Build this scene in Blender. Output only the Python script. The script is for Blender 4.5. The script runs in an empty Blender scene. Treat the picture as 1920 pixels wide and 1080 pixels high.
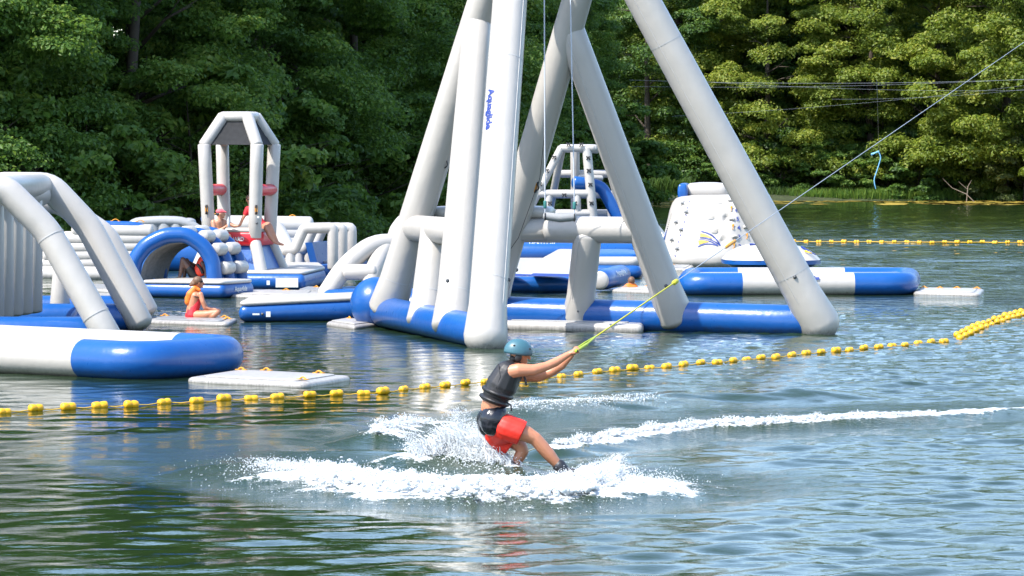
import bpy, bmesh, math, random
import numpy as np
from mathutils import Vector, Matrix, Quaternion

# ------------------------------------------------------------------ camera, sky, sun, exposure
SC = bpy.context.scene
COL = SC.collection
F, HZ, CH = 6400.0, 277.0, 3.5          # focal length in photo pixels, horizon row, eye height above the water
cam_data = bpy.data.cameras.new('camera')
cam_data.sensor_width = 36.0
cam_data.lens = F / 1920.0 * 36.0
cam_data.shift_y = -(540.0 - HZ) / 1920.0
cam_data.clip_start = 0.5
cam_data.clip_end = 6000.0
cam = bpy.data.objects.new('camera', cam_data)
cam.location = (0, 0, CH)
cam.rotation_euler = (math.pi / 2, 0, 0)
COL.objects.link(cam)
SC.camera = cam

SUN_EL, SUN_AZ_LEFT = 53.0, 55.0        # degrees; azimuth measured from the camera's back towards its left
el, al = math.radians(SUN_EL), math.radians(SUN_AZ_LEFT)
SUN_DIR = Vector((-math.cos(el) * math.sin(al), -math.cos(el) * math.cos(al), math.sin(el)))   # towards the sun
world = bpy.data.worlds.new('World')
SC.world = world
world.use_nodes = True
wn = world.node_tree
wn.nodes.clear()
sky = wn.nodes.new('ShaderNodeTexSky')
sky.sky_type = 'NISHITA'
sky.sun_disc = False
sky.sun_elevation = el
sky.sun_rotation = math.atan2(SUN_DIR.x, SUN_DIR.y)
sky.air_density = 1.0
sky.dust_density = 1.0
sky.ozone_density = 1.6
bg = wn.nodes.new('ShaderNodeBackground')
bg.inputs['Strength'].default_value = 0.15
wo = wn.nodes.new('ShaderNodeOutputWorld')
wn.links.new(sky.outputs[0], bg.inputs[0])
wn.links.new(bg.outputs[0], wo.inputs[0])
sun_data = bpy.data.lights.new('sun', 'SUN')
sun_data.energy = 2.9
sun_data.angle = math.radians(0.53)
sun_data.color = (1.0, 0.955, 0.88)
sun = bpy.data.objects.new('sun', sun_data)
sun.rotation_euler = (-SUN_DIR).to_track_quat('-Z', 'Y').to_euler()
sun.location = SUN_DIR * 100
COL.objects.link(sun)
SC.view_settings.view_transform = 'Standard'
SC.view_settings.look = 'None'
SC.view_settings.exposure = 1.68
SC.view_settings.gamma = 1.0
SC.view_settings.use_curve_mapping = False
SC.render.engine = 'CYCLES'
SC.cycles.use_denoising = True
SC.cycles.max_bounces = 8
SC.cycles.transparent_max_bounces = 8
SC.cycles.caustics_reflective = False
SC.cycles.caustics_refractive = False
SC.cycles.sample_clamp_indirect = 6.0

rnd = random.Random(7)

# ------------------------------------------------------------------ helpers
def P(px, py, Y):
    return Vector(((px - 960.0) * Y / F, Y, CH + (HZ - py) * Y / F))

def G(px, py, z=0.0):
    Y = F * (CH - z) / (py - HZ)
    return Vector(((px - 960.0) * Y / F, Y, z))

def world_loc(o):
    v = Vector((0, 0, 0))
    while o is not None:
        v = v + o.location
        o = o.parent
    return v

def link(o, parent=None):
    COL.objects.link(o)
    if parent is not None:
        o.parent = parent
    return o

def tag(o, label=None, cat=None, group=None, kind=None):
    if label: o['label'] = label
    if cat: o['category'] = cat
    if group: o['group'] = group
    if kind: o['kind'] = kind
    return o

def thing(name, loc, label, cat, group=None):
    o = bpy.data.objects.new(name, None)
    o.empty_display_size = 0.2
    o.location = loc
    link(o)
    return tag(o, label, cat, group)

def mk(name, verts, faces, mat, parent=None, smooth=True, origin=None, label=None):
    """one mesh object from world-space verts"""
    base = world_loc(parent) if parent is not None else (Vector(origin) if origin is not None else Vector((0, 0, 0)))
    me = bpy.data.meshes.new(name)
    me.from_pydata([tuple(Vector(v) - base) for v in verts], [], faces)
    me.materials.append(mat)
    if smooth:
        me.polygons.foreach_set('use_smooth', [True] * len(me.polygons))
    me.update()
    o = bpy.data.objects.new(name, me)
    if parent is None and origin is not None:
        o.location = base
    link(o, parent)
    if label: o['label'] = label
    return o

def mk_np(name, co, quads, mat, parent=None, smooth=False, attrs=None, tris=False):
    n = 3 if tris else 4
    me = bpy.data.meshes.new(name)
    me.vertices.add(len(co))
    me.vertices.foreach_set('co', np.ascontiguousarray(co, dtype=np.float32).ravel())
    nf = len(quads)
    me.loops.add(nf * n)
    me.loops.foreach_set('vertex_index', np.ascontiguousarray(quads, dtype=np.int32).ravel())
    me.polygons.add(nf)
    me.polygons.foreach_set('loop_start', np.arange(0, nf * n, n, dtype=np.int32))
    me.polygons.foreach_set('use_smooth', np.full(nf, smooth, dtype=bool))
    for k, v in (attrs or {}).items():
        a = me.attributes.new(k, 'FLOAT', 'POINT')
        a.data.foreach_set('value', np.ascontiguousarray(v, dtype=np.float32))
    me.materials.append(mat)
    me.update(calc_edges=True)
    o = bpy.data.objects.new(name, me)
    link(o, parent)
    return o

class MB:
    """collects verts/faces of one part"""
    def __init__(s): s.v, s.f = [], []
    def add(s, v, f):
        k = len(s.v)
        s.v += [Vector(a) for a in v]
        s.f += [tuple(i + k for i in q) for q in f]
        return s
    def build(s, name, mat, parent=None, smooth=True, origin=None, label=None):
        return mk(name, s.v, s.f, mat, parent, smooth, origin, label)

def fillet(pts, rad, n=5, closed=False):
    pts = [Vector(p) for p in pts]
    out = []
    N = len(pts)
    for i, p in enumerate(pts):
        if not closed and (i == 0 or i == N - 1):
            out.append(p); continue
        a, b = pts[i - 1], pts[(i + 1) % N]
        da, db = (a - p), (b - p)
        r = min(rad, da.length * 0.48, db.length * 0.48)
        s, e = p + da.normalized() * r, p + db.normalized() * r
        for k in range(n + 1):
            t = k / n
            out.append(s * (1 - t) ** 2 + p * 2 * t * (1 - t) + e * t * t)
    return out

def sub_path(pts, step):
    out = [Vector(pts[0])]
    for a, b in zip(pts[:-1], pts[1:]):
        a, b = Vector(a), Vector(b)
        n = max(1, int((b - a).length / step))
        for k in range(1, n + 1):
            out.append(a.lerp(b, k / n))
    return out

def rings_of(pts, rads, seg, closed=False, up=None, sy=1.0):
    pts = [Vector(p) for p in pts]
    N = len(pts)
    if not hasattr(rads, '__len__'): rads = [rads] * N
    dirs = []
    for i in range(N):
        if closed:
            d = (pts[(i + 1) % N] - pts[i]).normalized() + (pts[i] - pts[i - 1]).normalized()
        elif i == 0: d = pts[1] - pts[0]
        elif i == N - 1: d = pts[-1] - pts[-2]
        else: d = (pts[i + 1] - pts[i]).normalized() + (pts[i] - pts[i - 1]).normalized()
        dirs.append(d.normalized() if d.length > 1e-9 else Vector((0, 0, 1)))
    t = dirs[0]
    ref = Vector(up) if up is not None else (Vector((0, 0, 1)) if abs(t.z) < 0.9 else Vector((1, 0, 0)))
    nrm = (ref - t * ref.dot(t)).normalized()
    rings = []
    for i in range(N):
        t = dirs[i]
        nrm = (nrm - t * nrm.dot(t)).normalized()
        bi = t.cross(nrm)
        # mitre stretch in the bend plane
        k = 1.0
        if closed or 0 < i < N - 1:
            d0 = (pts[i] - pts[i - 1]).normalized(); d1 = (pts[(i + 1) % N] - pts[i]).normalized()
            c = max(-1, min(1, d0.dot(d1)))
            half = math.acos(c) / 2
            k = 1 / max(0.5, math.cos(half))
            bend = d1 - d0
            bend = bend - t * bend.dot(t)
            bend = bend.normalized() if bend.length > 1e-6 else None
        else:
            bend = None
        ring = []
        for j in range(seg):
            a = 2 * math.pi * j / seg
            o = nrm * math.cos(a) * rads[i] + bi * math.sin(a) * rads[i] * sy
            if bend is not None:
                o = o + bend * (o.dot(bend) * (k - 1))
            ring.append(pts[i] + o)
        rings.append(ring)
    return rings, dirs

def tube(pts, r, seg=20, cap='round', closed=False, up=None, capk=0.55, sy=1.0):
    """swept tube -> (verts, faces); cap: round, flat, none"""
    N = len(pts)
    rads = list(r) if hasattr(r, '__len__') else [r] * N
    pts = [Vector(p) for p in pts]
    if cap == 'round' and not closed:
        d0 = (pts[0] - pts[1]).normalized(); d1 = (pts[-1] - pts[-2]).normalized()
        pre, prer, post, postr = [], [], [], []
        for a in (80, 60, 40, 20):
            a = math.radians(a)
            pre.append(pts[0] + d0 * rads[0] * capk * math.sin(a)); prer.append(rads[0] * math.cos(a))
        for a in (20, 40, 60, 80):
            a = math.radians(a)
            post.append(pts[-1] + d1 * rads[-1] * capk * math.sin(a)); postr.append(rads[-1] * math.cos(a))
        pts = pre + pts + post
        rads = prer + rads + postr
    rings, dirs = rings_of(pts, rads, seg, closed, up, sy)
    v = [p for rg in rings for p in rg]
    f = []
    n = len(rings)
    for i in range(n if closed else n - 1):
        a, b = i * seg, ((i + 1) % n) * seg
        for j in range(seg):
            k = (j + 1) % seg
            f.append((a + j, a + k, b + k, b + j))
    if not closed and cap != 'none':
        v.append(pts[0]); v.append(pts[-1])
        c0, c1 = len(v) - 2, len(v) - 1
        for j in range(seg):
            k = (j + 1) % seg
            f.append((c0, k, j))
            f.append((c1, (n - 1) * seg + j, (n - 1) * seg + k))
    return v, f

def T(name, pts, r, mat, parent, seg=22, cap='round', label=None, **kw):
    v, f = tube(pts, r, seg, cap, **kw)
    return mk(name, v, f, mat, parent, True, None, label)

def ellipsoid(c, rad, seg=16, rng=10, rot=None):
    c = Vector(c)
    v, f = [], []
    for i in range(rng + 1):
        th = math.pi * i / rng
        for j in range(seg):
            ph = 2 * math.pi * j / seg
            p = Vector((rad[0] * math.sin(th) * math.cos(ph), rad[1] * math.sin(th) * math.sin(ph), rad[2] * math.cos(th)))
            if rot is not None: p = rot @ p
            v.append(c + p)
    for i in range(rng):
        for j in range(seg):
            k = (j + 1) % seg
            f.append((i * seg + j, (i + 1) * seg + j, (i + 1) * seg + k, i * seg + k))
    return v, f

def box(c, ax, ay, az):
    """box from centre and three half-axis vectors"""
    c = Vector(c); ax, ay, az = Vector(ax), Vector(ay), Vector(az)
    v = [c + ax * i + ay * j + az * k for k in (-1, 1) for j in (-1, 1) for i in (-1, 1)]
    f = [(0, 2, 3, 1), (4, 5, 7, 6), (0, 1, 5, 4), (2, 6, 7, 3), (0, 4, 6, 2), (1, 3, 7, 5)]
    return v, f

def outline_offset(poly, d):
    """offset closed 2D outline (list of Vectors, CCW) outwards by d"""
    n = len(poly); out = []
    for i in range(n):
        a, b, c = poly[i - 1], poly[i], poly[(i + 1) % n]
        e0 = (b - a); e1 = (c - b)
        n0 = Vector((e0.y, -e0.x, 0)); n1 = Vector((e1.y, -e1.x, 0))
        n0 = n0.normalized() if n0.length > 1e-9 else n0
        n1 = n1.normalized() if n1.length > 1e-9 else n1
        m = (n0 + n1)
        m = m.normalized() if m.length > 1e-9 else n0
        k = 1 / max(0.6, m.dot(n0)) if n0.length > 0 else 1
        out.append(b + m * d * k)
    return out

def ccw(poly):
    a = sum(p.x * q.y - q.x * p.y for p, q in zip(poly, poly[1:] + poly[:1]))
    return poly if a > 0 else poly[::-1]

def slab(corners, z0, z1, edge=None, fil=0.15, dome=0.02, fn=4):
    """puffed slab with rounded sides over a filleted outline; z0/z1 may be functions of (x, y)"""
    poly = ccw([Vector((c[0], c[1], 0)) for c in corners])
    poly = fillet(poly, fil, fn, closed=True)
    n = len(poly)
    fz0 = z0 if callable(z0) else (lambda x, y: z0)
    fz1 = z1 if callable(z1) else (lambda x, y: z1)
    v, f = [], []
    prof = []
    for k in range(9):
        a = math.radians(-90 + 180 * k / 8)
        prof.append((math.cos(a), 0.5 + 0.5 * math.sin(a)))
    first = None
    th = abs(fz1(poly[0].x, poly[0].y) - fz0(poly[0].x, poly[0].y))
    e = edge if edge is not None else th * 0.45
    for (c, t) in prof:
        ring = outline_offset(poly, (c - 1) * e)
        for p in ring:
            a, b = fz0(p.x, p.y), fz1(p.x, p.y)
            v.append(Vector((p.x, p.y, a + (b - a) * t)))
    m = len(prof)
    for i in range(m - 1):
        for j in range(n):
            k = (j + 1) % n
            f.append((i * n + j, i * n + k, (i + 1) * n + k, (i + 1) * n + j))
    cx = sum(p.x for p in poly) / n; cy = sum(p.y for p in poly) / n
    # domed top: one inner ring then centre
    base = (m - 1) * n
    inner = len(v)
    for j in range(n):
        p = v[base + j]
        q = Vector((cx, cy, p.z)).lerp(p, 0.55)
        q.z = fz1(q.x, q.y) + dome
        v.append(q)
    v.append(Vector((cx, cy, fz1(cx, cy) + dome * 1.2)))
    ct = len(v) - 1
    v.append(Vector((cx, cy, fz0(cx, cy))))
    cb = len(v) - 1
    for j in range(n):
        k = (j + 1) % n
        f.append((base + j, base + k, inner + k, inner + j))
        f.append((inner + j, inner + k, ct))
        f.append((j, cb, k))
    return v, f

# ------------------------------------------------------------------ materials
def new_mat(name):
    m = bpy.data.materials.new(name)
    m.use_nodes = True
    nt = m.node_tree
    nt.nodes.clear()
    out = nt.nodes.new('ShaderNodeOutputMaterial')
    return m, nt, out

def nd(nt, kind, **props):
    n = nt.nodes.new(kind)
    for k, v in props.items(): setattr(n, k, v)
    return n

def coords(nt, scale=(1, 1, 1), space='Object'):
    tc = nd(nt, 'ShaderNodeTexCoord')
    mp = nd(nt, 'ShaderNodeMapping')
    mp.inputs['Scale'].default_value = scale
    nt.links.new(tc.outputs[space], mp.inputs[0])
    return mp.outputs[0]

def noise(nt, vec, scale, detail=3.0, rough=0.5):
    n = nd(nt, 'ShaderNodeTexNoise')
    n.inputs['Scale'].default_value = scale
    n.inputs['Detail'].default_value = detail
    n.inputs['Roughness'].default_value = rough
    nt.links.new(vec, n.inputs['Vector'])
    return n.outputs['Fac']

def ramp(nt, fac, stops):
    r = nd(nt, 'ShaderNodeValToRGB')
    e = r.color_ramp.elements
    while len(e) < len(stops): e.new(0.5)
    for x, (p, c) in zip(e, stops):
        x.position = p
        x.color = c if len(c) == 4 else (*c, 1)
    nt.links.new(fac, r.inputs[0])
    return r.outputs[0]

def mixc(nt, fac, a, b, mode='MIX'):
    m = nd(nt, 'ShaderNodeMix', data_type='RGBA', blend_type=mode)
    for sock, val in ((m.inputs[0], fac), (m.inputs[6], a), (m.inputs[7], b)):
        if hasattr(val, 'links'): nt.links.new(val, sock)
        elif hasattr(val, '__len__'): sock.default_value = (*val, 1) if len(val) == 3 else val
        else: sock.default_value = val
    return m.outputs[2]

def math_n(nt, op, a, b=None, c=None, clamp=False):
    m = nd(nt, 'ShaderNodeMath', operation=op)
    m.use_clamp = clamp
    for sock, val in zip(m.inputs, (a, b, c)):
        if val is None: continue
        if hasattr(val, 'links'): nt.links.new(val, sock)
        else: sock.default_value = val
    return m.outputs[0]

def bump(nt, h, strength=0.2, dist=0.02, normal=None):
    b = nd(nt, 'ShaderNodeBump')
    b.inputs['Strength'].default_value = strength
    b.inputs['Distance'].default_value = dist
    nt.links.new(h, b.inputs['Height'])
    if normal is not None: nt.links.new(normal, b.inputs['Normal'])
    return b.outputs[0]

def vinyl(name, col, dirt=(0.32, 0.30, 0.25), amount=0.75, rough=0.34, grime=True):
    """inflated PVC: soft puckers, faint dirt, a wet grubby band near the waterline"""
    m, nt, out = new_mat(name)
    p = nd(nt, 'ShaderNodeBsdfPrincipled')
    geo = nd(nt, 'ShaderNodeNewGeometry')
    vec = geo.outputs['Position']
    n1 = noise(nt, vec, 1.1, 4, 0.6)
    n2 = noise(nt, vec, 7.0, 5, 0.65)
    f = ramp(nt, n1, [(0.35, (0, 0, 0)), (0.75, (1, 1, 1))])
    st_ = ramp(nt, noise(nt, coords(nt, (3, 3, 0.5)), 2.2, 6, 0.72), [(0.48, (0.25,) * 3), (0.78, (1, 1, 1))])
    f = math_n(nt, 'MULTIPLY', math_n(nt, 'MULTIPLY', f, st_), amount)
    c = mixc(nt, f, col, [a * 0.55 + b * 0.45 for a, b in zip(col, dirt)])
    if grime:
        sx = nd(nt, 'ShaderNodeSeparateXYZ'); nt.links.new(vec, sx.inputs[0])
        h = math_n(nt, 'ADD', sx.outputs['Z'], math_n(nt, 'MULTIPLY', n2, -0.16))
        band = nd(nt, 'ShaderNodeMapRange'); band.clamp = True
        band.inputs['From Min'].default_value = 0.06; band.inputs['From Max'].default_value = -0.05
        band.inputs['To Min'].default_value = 0.0; band.inputs['To Max'].default_value = 0.8
        nt.links.new(h, band.inputs['Value'])
        streak = noise(nt, coords(nt, (6, 6, 1.2)), 4.0, 4, 0.7)
        bf = math_n(nt, 'MULTIPLY', band.outputs[0], ramp(nt, streak, [(0.35, (0.35,) * 3), (0.62, (1, 1, 1))]))
        c = mixc(nt, bf, c, [a * 0.28 + 0.02 for a in col])
    nt.links.new(c, p.inputs['Base Color'])
    r = math_n(nt, 'MULTIPLY_ADD', n2, 0.16, rough - 0.08)
    nt.links.new(r, p.inputs['Roughness'])
    p.inputs['IOR'].default_value = 1.48
    b1 = bump(nt, n1, 0.22, 0.10)
    wr = noise(nt, coords(nt, (1, 1, 0.35)), 9.0, 2, 0.5)
    b2 = bump(nt, wr, 0.16, 0.02, b1)
    nt.links.new(b2, p.inputs['Normal'])
    nt.links.new(p.outputs[0], out.inputs[0])
    return m

def plain(name, col, rough=0.5, metal=0.0, var=0.12, scale=20.0, bumps=0.0, coat=0.0, emit=None):
    m, nt, out = new_mat(name)
    p = nd(nt, 'ShaderNodeBsdfPrincipled')
    vec = coords(nt)
    n = noise(nt, vec, scale, 4, 0.6)
    c = mixc(nt, n, [max(0, x * (1 - var)) for x in col], [min(1, x * (1 + var)) for x in col])
    nt.links.new(c, p.inputs['Base Color'])
    p.inputs['Roughness'].default_value = rough
    p.inputs['Metallic'].default_value = metal
    p.inputs['Coat Weight'].default_value = coat
    if bumps: nt.links.new(bump(nt, n, bumps, 0.01), p.inputs['Normal'])
    nt.links.new(p.outputs[0], out.inputs[0])
    return m

def skin(name, col):
    m, nt, out = new_mat(name)
    p = nd(nt, 'ShaderNodeBsdfPrincipled')
    n = noise(nt, coords(nt), 9.0, 4, 0.6)
    c = mixc(nt, n, [x * 0.82 for x in col], [min(1, col[0] * 1.15), col[1] * 1.05, col[2] * 1.0])
    nt.links.new(c, p.inputs['Base Color'])
    p.inputs['Roughness'].default_value = 0.45
    p.inputs['Subsurface Weight'].default_value = 0.12
    p.inputs['Subsurface Radius'].default_value = (0.02, 0.008, 0.004)
    nt.links.new(p.outputs[0], out.inputs[0])
    return m

def leaf_mat(name, c0, c1, c2, trans=0.35):
    m, nt, out = new_mat(name)
    at = nd(nt, 'ShaderNodeAttribute', attribute_name='tint')
    oi = nd(nt, 'ShaderNodeObjectInfo')
    t = math_n(nt, 'MULTIPLY_ADD', math_n(nt, 'SUBTRACT', oi.outputs['Random'], 0.5), 0.35, at.outputs['Fac'], clamp=True)
    c = ramp(nt, t, [(0.0, c0), (0.55, c1), (1.0, c2)])
    d = nd(nt, 'ShaderNodeBsdfPrincipled')
    nt.links.new(c, d.inputs['Base Color'])
    d.inputs['Roughness'].default_value = 0.5
    d.inputs['Specular IOR Level'].default_value = 0.35
    tr = nd(nt, 'ShaderNodeBsdfTranslucent')
    nt.links.new(mixc(nt, 0.5, c, (0.12, 0.16, 0.01), 'ADD'), tr.inputs[0])
    mx = nd(nt, 'ShaderNodeMixShader'); mx.inputs[0].default_value = trans
    nt.links.new(d.outputs[0], mx.inputs[1]); nt.links.new(tr.outputs[0], mx.inputs[2])
    nt.links.new(mx.outputs[0], out.inputs[0])
    return m

WHITE = vinyl('white_vinyl', (0.390, 0.366, 0.336))
GREYW = vinyl('grey_vinyl', (0.26, 0.265, 0.27))
BLUE = vinyl('blue_vinyl', (0.004, 0.070, 0.265), dirt=(0.05, 0.1, 0.3), rough=0.3)
RED = vinyl('red_vinyl', (0.50, 0.010, 0.018), dirt=(0.4, 0.05, 0.05), grime=False)
PRINT_BLUE = plain('blue_print', (0.005, 0.028, 0.19), 0.6)
PRINT_WHITE = plain('white_print', (0.54, 0.54, 0.54), 0.45)
PRINT_YELLOW = plain('yellow_print', (0.70, 0.42, 0.015), 0.45)
MESHC = plain('dark_mesh_cloth', (0.05, 0.052, 0.055), 0.75, var=0.4, scale=120, bumps=0.3)
ORANGE = plain('orange_webbing', (0.62, 0.25, 0.015), 0.6)
BLACKW = plain('black_webbing', (0.012, 0.012, 0.014), 0.6)
LABELM = plain('label_film', (0.62, 0.64, 0.62), 0.35)
BUOY = plain('buoy_plastic', (0.66, 0.34, 0.005), 0.45, var=0.1, scale=14)
ROPE_Y = plain('yellow_rope', (0.45, 0.42, 0.02), 0.7, var=0.35, scale=300)
ROPE_W = plain('grey_rope', (0.42, 0.45, 0.5), 0.7, var=0.5, scale=120)
CABLE = plain('steel_cable', (0.30, 0.32, 0.35), 0.5)
SEAMC = plain('seam_tape', (0.40, 0.39, 0.375), 0.5)
# ------------------------------------------------------------------ lake
def poly_dist(X, Y, pts):
    """distance to polyline and parameter 0..1 along it"""
    best = np.full(X.shape, 1e9); par = np.zeros(X.shape); side = np.zeros(X.shape)
    L = [0.0]
    for a, b in zip(pts[:-1], pts[1:]): L.append(L[-1] + math.hypot(b[0] - a[0], b[1] - a[1]))
    for i, (a, b) in enumerate(zip(pts[:-1], pts[1:])):
        dx, dy = b[0] - a[0], b[1] - a[1]
        l2 = dx * dx + dy * dy
        t = np.clip(((X - a[0]) * dx + (Y - a[1]) * dy) / l2, 0, 1)
        ex, ey = X - (a[0] + t * dx), Y - (a[1] + t * dy)
        d = np.hypot(ex, ey)
        m = d < best
        best[m] = d[m]; par[m] = ((L[i] + t * math.sqrt(l2)) / L[-1])[m]
        side[m] = (dx * ey - dy * ex)[m]
    return best, par, np.sign(side)

def vnoise(X, Y, seed, scale):
    """cheap smooth value noise"""
    rg = np.random.RandomState(seed)
    tab = rg.rand(64, 64)
    x, y = X * scale, Y * scale
    xi, yi = np.floor(x).astype(int), np.floor(y).astype(int)
    fx, fy = x - xi, y - yi
    fx, fy = fx * fx * (3 - 2 * fx), fy * fy * (3 - 2 * fy)
    g = lambda i, j: tab[(xi + i) % 64, (yi + j) % 64]
    return (g(0, 0) * (1 - fx) + g(1, 0) * fx) * (1 - fy) + (g(0, 1) * (1 - fx) + g(1, 1) * fx) * fy

def gp(*pp): return [tuple(G(x, y)[:2]) for x, y in pp]

MAIN = gp((488, 876), (560, 892), (640, 906), (750, 920), (900, 930), (1010, 931), (1090, 925), (1150, 911))
BACK = gp((775, 872), (850, 868), (930, 882), (985, 892))
TRAIL1 = gp((1045, 846), (1120, 835), (1230, 816), (1320, 804), (1500, 797), (1700, 787), (1870, 774), (1990, 766))
TRAIL2 = gp((960, 776), (1060, 764), (1150, 757), (1240, 750), (1330, 746), (1440, 744), (1560, 740))
TRAIL3 = gp((708, 824), (745, 812), (800, 803), (880, 797))
TRAIL4 = gp((1000, 752), (1150, 742), (1350, 738), (1500, 742))

def smooth(x): x = np.clip(x, 0, 1); return x * x * (3 - 2 * x)

def chop_f(X, Y): return 0.45 + 1.25 * smooth((X + 0.5) / 5.0) + 1.2 * smooth((Y - 45) / 12.0)

def waves(X, Y):
    rg = np.random.RandomState(11)
    Z = np.zeros(X.shape)
    chop = chop_f(X, Y)      # livelier ripples in the open water to the right and farther out
    amp = 0.62 + 0.55 * vnoise(X, Y, 3, 0.16) + 0.25 * vnoise(X, Y, 5, 0.5)
    for lo, hi, n, slope in ((0.9, 2.6, 18, 0.024), (0.40, 0.95, 34, 0.060), (0.20, 0.40, 40, 0.036)):
        for i in range(n):
            lam = lo * (hi / lo) ** rg.rand()
            th = math.radians(-78 + rg.normal() * 34)
            k = 2 * math.pi / lam
            a = slope / math.sqrt(n) * 1.41 / k
            Z += (chop if hi < 0.6 else 1.0) * a * np.sin(k * (X * math.cos(th) + Y * math.sin(th)) + rg.rand() * 6.283)
    left = 0.52 + 0.58 * smooth((X + 2.5) / 6.0)
    return Z * amp * left

def lake_fields(X, Y):
    Z = waves(X, Y)
    foam = np.zeros(X.shape); slick = np.zeros(X.shape)
    n1 = vnoise(X, Y, 21, 2.2); n2 = vnoise(X, Y, 22, 6.0); n3 = vnoise(X, Y, 23, 13.0)
    rough = 0.5 * n1 + 0.3 * n2 + 0.2 * n3
    # smoothed, finely rippled water the board has swept
    d, t, s = poly_dist(X, Y, gp((330, 845), (520, 885), (760, 915), (1000, 925), (1230, 905)))
    slick = np.maximum(slick, smooth(1 - (d - 0.3) / 2.0))
    d, t, s = poly_dist(X, Y, gp((980, 800), (1250, 800), (1500, 785), (1900, 775)))
    slick = np.maximum(slick, 0.7 * smooth(1 - (d - 1.0) / 2.4))
    d, t, s = poly_dist(X, Y, gp((420, 830), (640, 815), (900, 800)))
    slick = np.maximum(slick, 0.9 * smooth(1 - (d - 0.6) / 1.5))
    Z *= 1 - 0.72 * slick
    def crest(pts, h0, h1, w, fo, fw, broken=0.0, head=False, thr=0.75, fade=0.6):
        nonlocal Z, foam
        d, t, s = poly_dist(X, Y, pts)
        h = h0 + (h1 - h0) * t
        Z += h * np.exp(-(d / w) ** 2) * (0.7 + 0.6 * n1) - 0.35 * h * np.exp(-((d - 1.7 * w) / w) ** 2)
        f = fo * ((0.32 + 0.68 * smooth(t / 0.45)) if head else (1 - fade * t)) * np.exp(-(d / fw) ** 2)
        k = smooth((rough + f - thr - broken * (n1 - 0.3)) / 0.5)
        foam = np.maximum(foam, k * (f > 0.05))
        Z += 0.06 * k * (n3 - 0.35) * np.minimum(1, f)
    crest(MAIN, 0.07, 0.13, 0.75, 0.92, 1.0, 0.15, True)
    crest(BACK, 0.14, 0.10, 0.55, 0.52, 0.65)
    crest(TRAIL1, 0.08, 0.05, 0.34, 0.95, 0.24, 0.1, False, 0.68, 0.35)
    crest(TRAIL2, 0.10, 0.04, 0.60, 0.50, 0.65, 0.3)
    crest(TRAIL3, 0.13, 0.04, 0.40, 0.75, 0.40)
    crest(TRAIL4, 0.07, 0.04, 0.6, 0.35, 0.9, 0.3)
    # hollow in front of the board where the green water shows
    c = G(1030, 893)
    Z -= 0.05 * np.exp(-(((X - c.x) / 0.35) ** 2 + ((Y - c.y) / 0.6) ** 2))
    return Z, foam, slick

NX0, NX1, NY0, NY1 = -13.5, 13.5, 23.0, 78.0
gx = np.arange(NX0, NX1 + 0.001, 0.072)
ys = [NY0]
while ys[-1] < NY1: ys.append(ys[-1] + 0.045 + 0.0011 * (ys[-1] - NY0))
ys[-1] = NY1
gy = np.array(ys)
XX, YY = np.meshgrid(gx, gy)
ZZ, FOAM, SLICK = lake_fields(XX, YY)
edge = smooth(np.minimum.reduce([(XX - NX0) / 2, (NX1 - XX) / 2, (YY - NY0) / 2, (NY1 - YY) / 10]))
ZZ *= edge
nyr, nxr = XX.shape
co = np.stack([XX.ravel(), YY.ravel(), ZZ.ravel()], 1)
idx = np.arange(nyr * nxr).reshape(nyr, nxr)
quads = np.stack([idx[:-1, :-1].ravel(), idx[:-1, 1:].ravel(), idx[1:, 1:].ravel(), idx[1:, :-1].ravel()], 1)
# farther out: longer, lower waves on a coarser sheet
fx_ = np.arange(-60.0, 60.01, 0.5)
fy_ = [NY1]
while fy_[-1] < 236: fy_.append(fy_[-1] + 0.36 + 0.002 * (fy_[-1] - NY1))
FX, FY = np.meshgrid(fx_, np.array(fy_))
rgf = np.random.RandomState(19)
FZ = np.zeros(FX.shape)
for i in range(44):
    lam = 1.3 * (4.2 / 1.3) ** rgf.rand(); th = math.radians(-80 + rgf.normal() * 30); k = 2 * math.pi / lam
    FZ += 0.060 / math.sqrt(44) * 1.41 / k * np.sin(k * (FX * math.cos(th) + FY * math.sin(th)) + rgf.rand() * 6.283)
FZ *= 0.35 + 0.65 * smooth((190 - FY) / 70)
FZ *= smooth(np.minimum.reduce([(FX + 60) / 4, (60 - FX) / 4, (FY - NY1) / 10, (FY[-1, 0] - FY) / 5]))
NFY = float(FY[-1, 0])
fi = np.arange(FX.size).reshape(FX.shape) + len(co)
co = np.concatenate([co, np.stack([FX.ravel(), FY.ravel(), FZ.ravel()], 1)])
quads = np.concatenate([quads, np.stack([fi[:-1, :-1].ravel(), fi[:-1, 1:].ravel(), fi[1:, 1:].ravel(), fi[1:, :-1].ravel()], 1)])
N_FAR = FX.size
# the rest of the lake: one flat border round the waved parts
B = 900.0
oc, oq = [], []
for x0_, x1_, y0_, y1_ in ((-B, B, -B, NY0), (-B, NX0, NY0, NY1), (NX1, B, NY0, NY1), (-B, -60.0, NY1, NFY), (60.0, B, NY1, NFY), (-B, B, NFY, B)):
    k = len(co) + len(oc)
    oc += [(x0_, y0_, 0), (x1_, y0_, 0), (x1_, y1_, 0), (x0_, y1_, 0)]
    oq.append((k, k + 1, k + 2, k + 3))
n_in = len(co)
co = np.concatenate([co, np.array(oc)])
quads = np.concatenate([quads, np.array(oq)])
att = lambda a: np.concatenate([a.ravel(), np.zeros(N_FAR + len(oc))])

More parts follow.
